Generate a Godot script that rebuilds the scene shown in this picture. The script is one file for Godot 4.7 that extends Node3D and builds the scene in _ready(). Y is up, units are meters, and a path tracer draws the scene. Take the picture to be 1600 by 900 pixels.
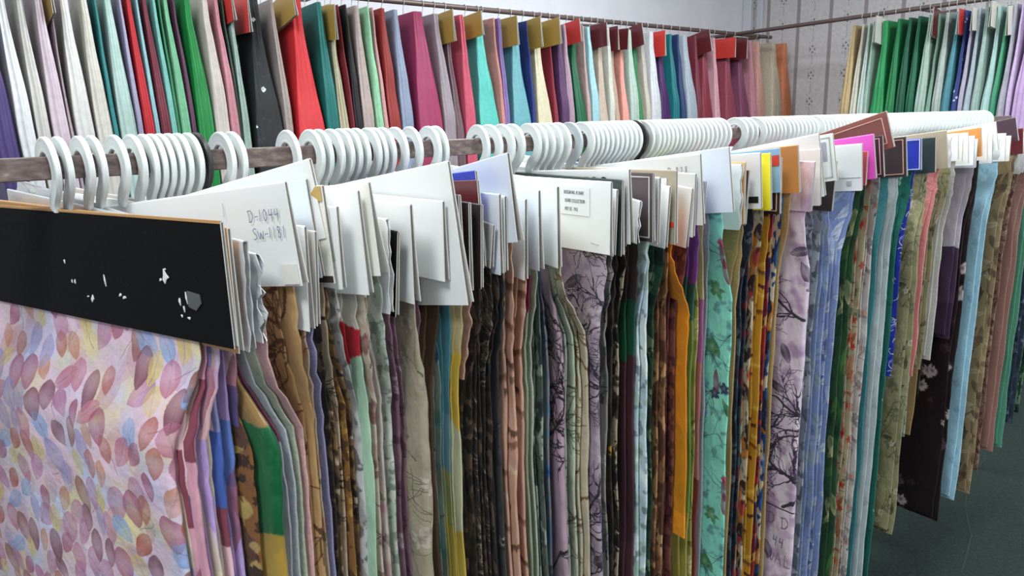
extends Node3D
# Fabric shop: a square rail of hanging fabric samples, rails of dress fabric on the back and side walls.
# Units are metres, y is up. The sample rail runs along +x at z = -0.0125; its top is RAIL_Y above the floor.

const RAIL_Y := 1.42
const ROD_Y := 2.02
const BACK_ROD_Z := -2.08
const SIDE_ROD_X := 4.47

var taken := {}
var fabric_mats := {}
var card_mats := {}
var paper_mat: StandardMaterial3D
var hook_meshes := {}
var hook_mats := {}
var wob := FastNoiseLite.new()
var plain_weave: ImageTexture

func _ready():
	# ---- camera
	var cam := Camera3D.new()
	cam.name = "camera"
	cam.fov = rad_to_deg(2.0 * atan(450.0 / 1100.0))
	cam.near = 0.02
	var right := Vector3(0.77567196, -0.03233438, 0.63030747)
	var up := Vector3(0.16399921, 0.97470768, -0.15181959)
	var fwd := Vector3(0.60945654, -0.22113212, -0.76135623)
	cam.transform = Transform3D(Basis(right, up, -fwd), Vector3(0.0, RAIL_Y + 0.01374, 0.92029))
	add_child(cam)
	cam.current = true
	# ---- environment and exposure
	var env := Environment.new()
	env.background_mode = Environment.BG_COLOR
	env.background_color = Color(0.55, 0.57, 0.6)
	env.tonemap_mode = Environment.TONE_MAPPER_LINEAR
	env.tonemap_exposure = 1.58
	env.sdfgi_enabled = true
	env.ssao_enabled = true
	env.ssil_enabled = true
	var we := WorldEnvironment.new()
	we.name = "world_environment"
	we.environment = env
	add_child(we)
	# ---- ceiling lamps: [x, z, length in x, length in z, energy]
	for l in [[-0.75, 0.75, 0.6, 0.6, 2.5], [1.5, 0.1, 0.6, 0.6, 3.4], [3.3, 0.6, 0.6, 0.6, 2.3], [0.4, 2.4, 0.6, 0.6, 2.6], [2.6, 2.3, 0.6, 0.6, 3.2], [0.2, -1.1, 0.6, 0.6, 1.8], [2.7, -0.9, 0.6, 0.6, 2.5]]:
		ceiling_lamp(l[0], l[1], l[2], l[3], l[4])
	wob.seed = 11
	wob.frequency = 1.0
	wob.fractal_octaves = 2
	build_room()
	make_materials()
	build_sample_rail()
	for s in SAMPLES:
		sample(s)
	build_wall_rods()
	wall_row(BACK_ROW, false)
	wall_row(SIDE_ROW, true)

# ------------------------------------------------------------------ helpers
func numbered(called: String) -> String:
	var k: int = taken.get(called, 0)
	taken[called] = k + 1
	return called if k == 0 else "%s_%03d" % [called, k]

func thing(called: String, label: String, category: String, at := Vector3.ZERO, group := "") -> Node3D:
	var o := Node3D.new()
	o.name = numbered(called)
	add_child(o)
	o.position = at
	o.set_meta("label", label)
	o.set_meta("category", category)
	if group != "":
		o.set_meta("group", group)
	return o

func part(called: String, mesh: Mesh, mat: Material, parent: Node, xf := Transform3D.IDENTITY) -> MeshInstance3D:
	var m := MeshInstance3D.new()
	m.name = called
	m.mesh = mesh
	if mat:
		m.material_override = mat
	m.transform = xf
	m.cast_shadow = GeometryInstance3D.SHADOW_CASTING_SETTING_ON
	parent.add_child(m, true)
	return m

func structure(called: String, mesh: Mesh, mat: Material, at := Vector3.ZERO) -> MeshInstance3D:
	var m := part(called, mesh, mat, self, Transform3D(Basis(), at))
	m.set_meta("kind", "structure")
	return m

func srgb(hex: String) -> Color:
	return Color(hex)

func mat(c: Color, rough := 0.8, tex: Texture2D = null) -> StandardMaterial3D:
	var m := StandardMaterial3D.new()
	m.albedo_color = c
	m.roughness = rough
	if tex:
		m.albedo_texture = tex
		m.texture_filter = BaseMaterial3D.TEXTURE_FILTER_LINEAR_WITH_MIPMAPS_ANISOTROPIC
	return m

func quad(st: SurfaceTool, a: Vector3, b: Vector3, c: Vector3, d: Vector3):
	# a b c d run clockwise seen from outside
	for p in [a, b, c, a, c, d]:
		st.add_vertex(p)

# box with small chamfers, UV in metres
func box_mesh(size: Vector3, bevel := 0.0) -> ArrayMesh:
	var st := SurfaceTool.new()
	st.begin(Mesh.PRIMITIVE_TRIANGLES)
	var h := size * 0.5
	for ax in 3:
		for sg in [-1.0, 1.0]:
			var n := Vector3.ZERO
			n[ax] = sg
			var u := Vector3.ZERO
			u[(ax + 1) % 3] = 1.0
			var v := n.cross(u)
			var hu: float = h[(ax + 1) % 3] - bevel
			var hv: float = absf(v.dot(h)) - bevel
			var ctr: Vector3 = n * h[ax]
			st.set_normal(n)
			var q := [[-1, -1], [-1, 1], [1, 1], [1, -1]]
			var pts := []
			for e in q:
				pts.append(ctr + u * hu * e[0] + v * hv * e[1])
			for k in [0, 1, 2, 0, 2, 3]:
				var w: Vector3 = pts[k]
				var uvp := Vector2(w.z, -w.y) if ax == 0 else (Vector2(w.x, w.z) if ax == 1 else Vector2(w.x, -w.y))
				st.set_uv(uvp)
				st.add_vertex(w)
	if bevel > 0.0:
		# edge strips and corner triangles
		for ax in 3:
			var b := (ax + 1) % 3
			var c := (ax + 2) % 3
			for sb in [-1.0, 1.0]:
				for sc in [-1.0, 1.0]:
					var p := []
					for e in [[-1.0, 0], [1.0, 0], [1.0, 1], [-1.0, 1]]:
						var w := Vector3.ZERO
						w[ax] = e[0] * (h[ax] - bevel)
						w[b] = sb * (h[b] - (bevel if e[1] == 0 else 0.0))
						w[c] = sc * (h[c] - (0.0 if e[1] == 0 else bevel))
						p.append(w)
					var n := Vector3.ZERO
					n[b] = sb
					n[c] = sc
					st.set_normal(n.normalized())
					if (p[1] - p[0]).cross(p[2] - p[0]).dot(n) > 0.0:
						p.reverse()
					for k in [0, 1, 2, 0, 2, 3]:
						st.set_uv(Vector2(p[k].x, p[k].y))
						st.add_vertex(p[k])
		for sx in [-1.0, 1.0]:
			for sy in [-1.0, 1.0]:
				for sz in [-1.0, 1.0]:
					var sgn := Vector3(sx, sy, sz)
					var p := []
					for ax in 3:
						var w := sgn * (h - Vector3.ONE * bevel)
						w[ax] = sgn[ax] * h[ax]
						p.append(w)
					st.set_normal(sgn.normalized())
					if (p[1] - p[0]).cross(p[2] - p[0]).dot(sgn) > 0.0:
						p.reverse()
					for k in 3:
						st.set_uv(Vector2(p[k].x, p[k].y))
						st.add_vertex(p[k])
	return st.commit()

# tube swept along a polyline
func tube_mesh(pts: Array, r: float, sides := 8) -> ArrayMesh:
	var st := SurfaceTool.new()
	st.begin(Mesh.PRIMITIVE_TRIANGLES)
	var rings := []
	for i in pts.size():
		var t: Vector3 = (pts[mini(i + 1, pts.size() - 1)] - pts[maxi(i - 1, 0)]).normalized()
		var a := t.cross(Vector3.UP if absf(t.y) < 0.9 else Vector3.RIGHT).normalized()
		var b := t.cross(a)
		var ring := []
		for k in sides:
			var an := TAU * k / sides
			ring.append(pts[i] + (a * cos(an) + b * sin(an)) * r)
		rings.append(ring)
	st.set_smooth_group(0)
	for i in pts.size() - 1:
		for k in sides:
			var k2 := (k + 1) % sides
			quad(st, rings[i][k], rings[i][k2], rings[i + 1][k2], rings[i + 1][k])
	st.set_smooth_group(-1)
	for e in [0, pts.size() - 1]:
		for k in range(1, sides - 1):
			var tri := [rings[e][0], rings[e][k], rings[e][k + 1]]
			if e == 0:
				tri.reverse()
			for p in tri:
				st.add_vertex(p)
	st.index()
	st.generate_normals()
	return st.commit()

# ------------------------------------------------------------------ lamps and room
func ceiling_lamp(x: float, z: float, lx: float, lz: float, e: float):
	var y := 2.9
	var t := thing("ceiling_lamp", "square white LED panel lamp fixed flat to the ceiling", "lamp", Vector3(x, y, z), "ceiling panel lamps")
	part("frame", box_mesh(Vector3(lx + 0.04, 0.03, lz + 0.04), 0.004), mat(Color(0.85, 0.85, 0.85), 0.5), t, Transform3D(Basis(), Vector3(0, -0.015, 0)))
	var g := mat(Color(0.95, 0.95, 0.95), 0.6)
	g.emission_enabled = true
	g.emission = Color(0.95, 0.98, 1.0)
	g.emission_energy_multiplier = 2.0
	part("diffuser", box_mesh(Vector3(lx, 0.006, lz)), g, t, Transform3D(Basis(), Vector3(0, -0.032, 0)))
	var a := AreaLight3D.new()
	a.name = "panel_light"
	a.area_size = Vector2(lx, lz)
	a.area_normalize_energy = true
	a.light_energy = e
	a.light_color = Color(0.96, 0.985, 1.0)
	a.area_range = 12.0
	a.shadow_enabled = true
	a.rotation_degrees.x = -90
	a.position = Vector3(0, -0.045, 0)
	t.add_child(a)

func noise_bytes(w: int, h: int, freq: float, sd: int, oct := 3, kind := FastNoiseLite.TYPE_SIMPLEX_SMOOTH) -> PackedByteArray:
	var n := FastNoiseLite.new()
	n.noise_type = kind
	n.seed = sd
	n.frequency = freq
	n.fractal_octaves = oct
	var im := n.get_seamless_image(w, h)
	im.convert(Image.FORMAT_L8)
	return im.get_data()

func tex_of(im: Image) -> ImageTexture:
	im.generate_mipmaps()
	return ImageTexture.create_from_image(im)

# noise mapped through a list of [position 0..1, colour]
func ramp_tex(w: int, h: int, freq: float, sd: int, stops: Array, oct := 4) -> ImageTexture:
	return tex_of(ramp_image(w, h, freq, sd, stops, oct))

func ramp_image(w: int, h: int, freq: float, sd: int, stops: Array, oct := 4) -> Image:
	var nb := noise_bytes(w, h, freq, sd, oct)
	var lut := PackedByteArray()
	lut.resize(768)
	var g := Gradient.new()
	var offs := PackedFloat32Array()
	var cols := PackedColorArray()
	for s in stops:
		offs.append(s[0])
		cols.append(s[1])
	g.offsets = offs
	g.colors = cols
	for i in 256:
		var c := g.sample(i / 255.0)
		lut[i * 3] = int(c.r * 255)
		lut[i * 3 + 1] = int(c.g * 255)
		lut[i * 3 + 2] = int(c.b * 255)
	var out := PackedByteArray()
	out.resize(w * h * 3)
	for i in w * h:
		var k: int = nb[i] * 3
		out[i * 3] = lut[k]
		out[i * 3 + 1] = lut[k + 1]
		out[i * 3 + 2] = lut[k + 2]
	return Image.create_from_data(w, h, false, Image.FORMAT_RGB8, out)

func build_room():
	var x0 := -2.6
	var x1 := 5.0
	var z0 := -2.36
	var z1 := 3.2
	var hgt := 2.9
	var cx := (x0 + x1) / 2
	var cz := (z0 + z1) / 2
	var plaster := mat(Color(1, 1, 1), 0.9, ramp_tex(256, 256, 0.02, 3, [[0.0, Color(0.86, 0.86, 0.88)], [1.0, Color(0.9, 0.9, 0.915)]]))
	plaster.uv1_scale = Vector3(0.7, 0.7, 0.7)
	var carpet := mat(Color(1, 1, 1), 0.95, ramp_tex(512, 512, 0.09, 5, [[0.0, Color(0.055, 0.105, 0.095)], [0.5, Color(0.085, 0.15, 0.13)], [0.85, Color(0.12, 0.19, 0.165)], [1.0, Color(0.2, 0.26, 0.235)]], 5))
	carpet.uv1_scale = Vector3(1.3, 1.3, 1.3)
	var fl := structure("floor", box_mesh(Vector3(x1 - x0 + 0.4, 0.1, z1 - z0 + 0.4)), carpet, Vector3(cx, -0.05, cz))
	# worn ridge where the carpet has creased
	var pts := []
	for p in [[3.05, 0.03], [2.92, 0.07], [2.78, 0.1], [2.68, 0.15], [2.6, 0.19], [2.46, 0.23], [2.34, 0.25]]:
		pts.append(Vector3(p[0] - cx + wob.get_noise_2d(p[0] * 30.0, 1.0) * 0.012, 0.0475, p[1] - cz + wob.get_noise_2d(p[0] * 30.0, 9.0) * 0.012))
	part("carpet_crease", tube_mesh(pts, 0.0045, 6), mat(Color(0.13, 0.19, 0.165), 0.95), fl)
	structure("ceiling", box_mesh(Vector3(x1 - x0 + 0.4, 0.1, z1 - z0 + 0.4)), mat(Color(0.85, 0.85, 0.85), 0.9), Vector3(cx, hgt + 0.05, cz))
	structure("wall_back", box_mesh(Vector3(x1 - x0 + 0.4, hgt, 0.1)), plaster, Vector3(cx, hgt / 2, z0 - 0.05))
	structure("wall_front", box_mesh(Vector3(x1 - x0 + 0.4, hgt, 0.1)), plaster, Vector3(cx, hgt / 2, z1 + 0.05))
	structure("wall_left", box_mesh(Vector3(0.1, hgt, z1 - z0)), plaster, Vector3(x0 - 0.05, hgt / 2, cz))
	var paper := mat(Color(1, 1, 1), 0.75, wallpaper_tex())
	paper.uv1_scale = Vector3(1.0 / 0.48, 1.0 / 0.36, 1)
	structure("wall_right", box_mesh(Vector3(0.1, hgt, z1 - z0)), paper, Vector3(x1 + 0.05, hgt / 2, cz))
	structure("trim_1", box_mesh(Vector3(0.05, hgt, 0.07), 0.006), mat(Color(0.82, 0.82, 0.84), 0.7), Vector3(x1 - 0.026, hgt / 2, z0 + 0.036))
	structure("trim_2", box_mesh(Vector3(0.03, hgt, 0.05), 0.006), mat(Color(0.78, 0.79, 0.81), 0.7), Vector3(x1 - 0.016, hgt / 2, z0 + 0.13))

func wallpaper_tex() -> ImageTexture:
	var w := 256
	var h := 192
	var im := ramp_image(w, h, 0.05, 8, [[0.0, Color(0.78, 0.76, 0.76)], [1.0, Color(0.84, 0.825, 0.825)]])
	var rng := RandomNumberGenerator.new()
	rng.seed = 5
	for k in 2:
		var xs := 20 + 128 * k
		for y in h:
			for x in 14:
				var v := 0.6 + 0.07 * sin(x * 1.7 + k) + rng.randf() * 0.04
				im.set_pixel(xs + x, y, Color(v * 0.98, v * 0.93, v * 0.92))
		# small four-petal motif with a dotted stem
		for m in 2:
			var cx := xs + 70
			var cy := 40 + 96 * m
			var ink := Color(0.33, 0.34, 0.36)
			for a in 4:
				var dx := int(round(cos(a * PI / 2) * 9))
				var dy := int(round(sin(a * PI / 2) * 11))
				for py in range(-5, 6):
					for pxx in range(-4, 5):
						var d := absf(pxx / 4.0) + absf(py / 5.0)
						if d < 1.0 and d > 0.35:
							im.set_pixel(cx + dx + pxx, cy + dy + py, ink)
			for q in 7:
				im.fill_rect(Rect2i(cx - 1 + (q % 3) - 1, cy + 22 + q * 7, 3, 4), Color(0.55, 0.54, 0.55))
				im.fill_rect(Rect2i(cx - 13 + (q % 2) * 22, cy - 26 + q * 8, 4, 4), Color(0.62, 0.61, 0.62))
	return tex_of(im)

# ------------------------------------------------------------------ fabric prints
var prng := RandomNumberGenerator.new()

func rotated_leaf(len_px: float, wid: float, ang: float, c: Color, alpha: float, rib: Color, sd: int) -> Image:
	var n := int(len_px) + 4
	var im := Image.create(n, n, false, Image.FORMAT_RGBA8)
	var ca := cos(ang)
	var sa := sin(ang)
	var hl := len_px * 0.5
	for y in n:
		for x in n:
			var dx := x - n * 0.5
			var dy := y - n * 0.5
			var a := (dx * ca + dy * sa) / hl
			var b := (-dx * sa + dy * ca) / hl
			if absf(a) >= 1.0:
				continue
			var hw := wid * pow(1.0 - a * a, 0.75) * (1.0 - 0.22 * a)
			if absf(b) < hw:
				var edge: float = absf(b) / hw
				var k: float = alpha * (0.72 + 0.28 * edge) * (0.8 + 0.2 * sin(a * 3.0 + sd))
				var cc := c
				if absf(b) < 0.035:
					cc = c.lerp(rib, 0.45)
				cc.a = clampf(k, 0.0, 1.0)
				im.set_pixel(x, y, cc)
	return im

func flower_stamp(r: float, petals: int, c: Color, core: Color, ang: float, alpha := 1.0) -> Image:
	var n := int(r * 2) + 3
	var im := Image.create(n, n, false, Image.FORMAT_RGBA8)
	var o := ang * 31.0
	for y in n:
		for x in n:
			var d := Vector2(x - n * 0.5, y - n * 0.5)
			var th := d.angle() + ang
			var q := d.length() / r
			var lim := 0.5 + 0.3 * absf(cos(th * petals * 0.5)) + 0.42 * wob.get_noise_2d(cos(th) * 1.1 + o, sin(th) * 1.1 + o)
			if q < lim:
				var cc := c.lerp(core, clampf(0.8 - q * 2.0, 0.0, 1.0))
				cc = cc.lerp(c.lightened(0.3), clampf(0.5 + wob.get_noise_2d(x * 0.16 + o, y * 0.16), 0.0, 1.0) * 0.45)
				if lim - q < 0.1:
					cc = cc.darkened(0.2)
				cc.a = alpha * clampf((lim - q) * 8.0, 0.35, 1.0)
				im.set_pixel(x, y, cc)
	return im

func stamp(im: Image, s: Image, x: int, y: int):
	var w := im.get_width()
	var h := im.get_height()
	var r := Rect2i(0, 0, s.get_width(), s.get_height())
	for ox in [0, -w]:
		for oy in [0, -h]:
			if x + ox + r.size.x > 0 and y + oy + r.size.y > 0:
				im.blend_rect(s, r, Vector2i(x + ox, y + oy))

func scatter(im: Image, stamps: Array, count: int):
	for i in count:
		stamp(im, stamps[prng.randi() % stamps.size()], prng.randi() % im.get_width(), prng.randi() % im.get_height())

func ink_line(im: Image, p: Vector2, ang: float, length: float, wid: float, c: Color, depth: int):
	var w := im.get_width()
	var h := im.get_height()
	var n := int(length)
	for i in n:
		ang += prng.randf_range(-0.14, 0.14)
		p += Vector2(cos(ang), sin(ang))
		var k: int = maxi(1, int(round(wid * (1.0 - 0.6 * i / n))))
		im.fill_rect(Rect2i(posmod(int(p.x), w), posmod(int(p.y), h), k, k), c)
		if depth > 0 and prng.randf() < 0.055:
			ink_line(im, p, ang + prng.randf_range(0.4, 0.9) * (1.0 if prng.randf() < 0.5 else -1.0), length * 0.5, wid * 0.6, c, depth - 1)

func print_strokes(im: Image, text: String, x: float, y: float, hgt: float, adv: float, c: Color):
	for ch in text:
		for stroke in GLYPHS[ch]:
			for i in stroke.size() - 1:
				var a := Vector2(x + stroke[i][0] * hgt, y - stroke[i][1] * hgt)
				var b := Vector2(x + stroke[i + 1][0] * hgt, y - stroke[i + 1][1] * hgt)
				for k in 14:
					var q := a.lerp(b, k / 13.0)
					im.fill_rect(Rect2i(clampi(int(q.x), 0, im.get_width() - 3), int(q.y), 2, 3), c)
		x += adv

func blend_noise(im: Image, cols: Array, freq: float, sd: int, lo: int, hi: int):
	# irregular patches of each colour where its own noise is high
	var w := im.get_width()
	var h := im.get_height()
	var data := im.get_data()
	for ci in cols.size():
		var nb := noise_bytes(w, h, freq, sd + ci * 17, 3)
		var c: Color = cols[ci]
		var r := int(c.r * 255)
		var g := int(c.g * 255)
		var b := int(c.b * 255)
		for i in w * h:
			var v := nb[i]
			if v > lo:
				var k: float = minf(1.0, float(v - lo) / (hi - lo))
				data[i * 4] = int(lerpf(data[i * 4], r, k))
				data[i * 4 + 1] = int(lerpf(data[i * 4 + 1], g, k))
				data[i * 4 + 2] = int(lerpf(data[i * 4 + 2], b, k))
	im.set_data(w, h, false, Image.FORMAT_RGBA8, data)

func colours(a: Array) -> Array:
	var o := []
	for h in a:
		o.append(Color(h))
	return o

# p = [type, base, extra colours, tile width, tile height, roughness]
func print_image(p: Array, sd: int) -> Image:
	prng.seed = sd * 7 + 3
	var base := Color(p[1])
	var cols := colours(p[2])
	var w := 160
	var h := 320
	match p[0]:
		"leaf":
			w = 640
			h = 640
		"tree", "floral_big":
			w = 256
			h = 640
		"tree_words":
			w = 256
			h = 1024
		"plain":
			w = 64
			h = 64
		"seg":
			w = 64
			h = 512
	var im := Image.create(w, h, false, Image.FORMAT_RGBA8)
	im.fill(base)
	match p[0]:
		"plain":
			blend_noise(im, [base.darkened(0.07)], 0.3, sd, 110, 220)
		"plainsoft":
			blend_noise(im, [base.darkened(0.05)], 0.05, sd, 90, 230)
		"blotch":
			blend_noise(im, cols, 0.016, sd, 138, 152)
			blend_noise(im, [base.darkened(0.3)], 0.05, sd + 5, 165, 172)
		"fine":
			blend_noise(im, cols, 0.045, sd, 145, 158)
		"seg":
			# cols alternate with the base down the cloth; p[6] gives where each starts
			var nb := noise_bytes(w, h, 0.03, sd, 2)
			var at: Array = p[6]
			for y in h:
				for x in w:
					var v: float = float(y) / h + (nb[y * w + x] - 128) / 8000.0
					var c := base
					for k in at.size():
						if v > at[k]:
							c = cols[k]
					im.set_pixel(x, y, c)
		"floral", "floral_big":
			blend_noise(im, [base.lerp(cols[0], 0.35)], 0.02, sd, 140, 190)
			var big: float = 2.2 if p[0] == "floral_big" else 1.0
			var st := []
			for i in cols.size() * 3:
				var c: Color = cols[i % cols.size()]
				if i % 3 == 2:
					st.append(rotated_leaf(30 * big, 0.3, prng.randf() * TAU, c.darkened(0.25), 0.95, c.darkened(0.6), i))
				else:
					st.append(flower_stamp(prng.randf_range(8, 15) * big, 5 + i % 2, c, c.lightened(0.4) if c.v < 0.6 else c.darkened(0.5), prng.randf() * TAU))
			for i in 10:
				ink_line(im, Vector2(prng.randf() * w, prng.randf() * h), prng.randf() * TAU, 50 * big, 1.6, cols[0].darkened(0.35), 1)
			scatter(im, st, 46 if big == 1.0 else 26)
		"leafy":
			var st := []
			for i in 14:
				var c: Color = cols[i % cols.size()]
				st.append(rotated_leaf(prng.randf_range(26, 46), 0.34, prng.randf() * TAU, c, 0.92, c.darkened(0.5), i))
			scatter(im, st, 90)
		"branch":
			blend_noise(im, [base.lerp(cols[1], 0.5)], 0.02, sd, 135, 200)
			for i in 12:
				ink_line(im, Vector2(prng.randf() * w, prng.randf() * h), prng.randf() * TAU, 95, 2.6, cols[0], 2)
		"tree", "tree_words":
			blend_noise(im, [cols[1], cols[2]], 0.014, sd, 145, 200)
			for i in 9:
				var p0 := Vector2(prng.randf() * w, prng.randf() * h)
				ink_line(im, p0, prng.randf_range(-0.5, 0.5) + (PI if i % 2 else 0.0), 150, 5.0, cols[0], 3)
			var st := []
			for i in 5:
				st.append(rotated_leaf(46, 0.42, prng.randf() * TAU, cols[0], 0.85, cols[2], i))
				st.append(flower_stamp(prng.randf_range(15, 24), 5, cols[2] if i % 2 else cols[1], cols[0], prng.randf() * TAU, 0.75))
			scatter(im, st, 26)
			if p[0] == "tree_words":
				# printed words that run along the front of the cloth
				im.fill_rect(Rect2i(150, 744, 106, 3), cols[0])
				print_strokes(im, "DD", 196, 790, 26, 34, Color("7a6b78"))
				print_strokes(im, "44", 210, 836, 20, 16, Color("7a6b78"))
				print_strokes(im, "WAL", 196, 880, 26, 22, Color("7a6b78"))
		"bark":
			for i in 26:
				var y0 := int(i * h / 26.0 + prng.randf() * 6)
				var x0 := prng.randi() % w
				var ww := 40 + prng.randi() % 70
				for q in ww:
					im.fill_rect(Rect2i((x0 + q) % w, posmod(y0 + int(3.0 * sin(q * 0.06 + i)), h), 1, 3 + prng.randi() % 3), cols[i % cols.size()])
		"swirl":
			for i in 120:
				var c0 := Vector2(prng.randf() * w, prng.randf() * h)
				var r0 := prng.randf_range(8, 20)
				var a0 := prng.randf() * TAU
				for q in 46:
					var a := a0 + q * 0.1
					var pp := c0 + Vector2(cos(a), sin(a)) * r0 * (1.0 - q * 0.014)
					im.fill_rect(Rect2i(posmod(int(pp.x), w), posmod(int(pp.y), h), 2 + int(i % 2), 2), cols[i % cols.size()])
		"dots":
			for i in 60:
				stamp(im, flower_stamp(prng.randf_range(4, 9), 5, cols[i % cols.size()], base, 0.0), prng.randi() % w, prng.randi() % h)
		"blocks":
			for i in 5:
				for j in 7:
					var c: Color = cols[(i * 3 + j * 2 + (i * j) % 3) % cols.size()]
					im.fill_rect(Rect2i(i * 32, j * 46 + (i % 2) * 20, 32, 46), c)
			var st := []
			for i in 10:
				var c: Color = cols[i % cols.size()]
				st.append(rotated_leaf(60, 0.45, PI / 2 + prng.randf_range(-0.3, 0.3), c, 0.7, c.darkened(0.3), i))
			scatter(im, st, 22)
		"leaf":
			blend_noise(im, [Color("c9b8d2"), Color("dcc4cc"), Color("cfc293"), Color("b9c2dc")], 0.006, sd, 130, 230)
			var faint := []
			var st := []
			for i in 36:
				var c: Color = cols[i % cols.size()]
				var tip := PI / 2 + prng.randf_range(-0.6, 0.6)
				faint.append(rotated_leaf(prng.randf_range(50, 78), prng.randf_range(0.45, 0.6), tip, c.lightened(0.25), 0.4, c, i))
				st.append(rotated_leaf(prng.randf_range(46, 70), prng.randf_range(0.52, 0.72), tip + prng.randf_range(-0.4, 0.4), c, prng.randf_range(0.75, 0.98), c.darkened(0.5), i))
			scatter(im, faint, 80)
			for i in 50:
				ink_line(im, Vector2(prng.randf() * w, prng.randf() * h), PI / 2 + prng.randf_range(-1.2, 1.2), 44, 1.4, Color("7d5a72"), 0)
			for gy in 14:
				for gx in 16:
					if prng.randf() < 0.9:
						stamp(im, st[prng.randi() % st.size()], posmod(gx * 40 + (gy % 2) * 20 + prng.randi_range(-9, 9), w), posmod(gy * 46 + prng.randi_range(-10, 10), h))
	return im

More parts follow.
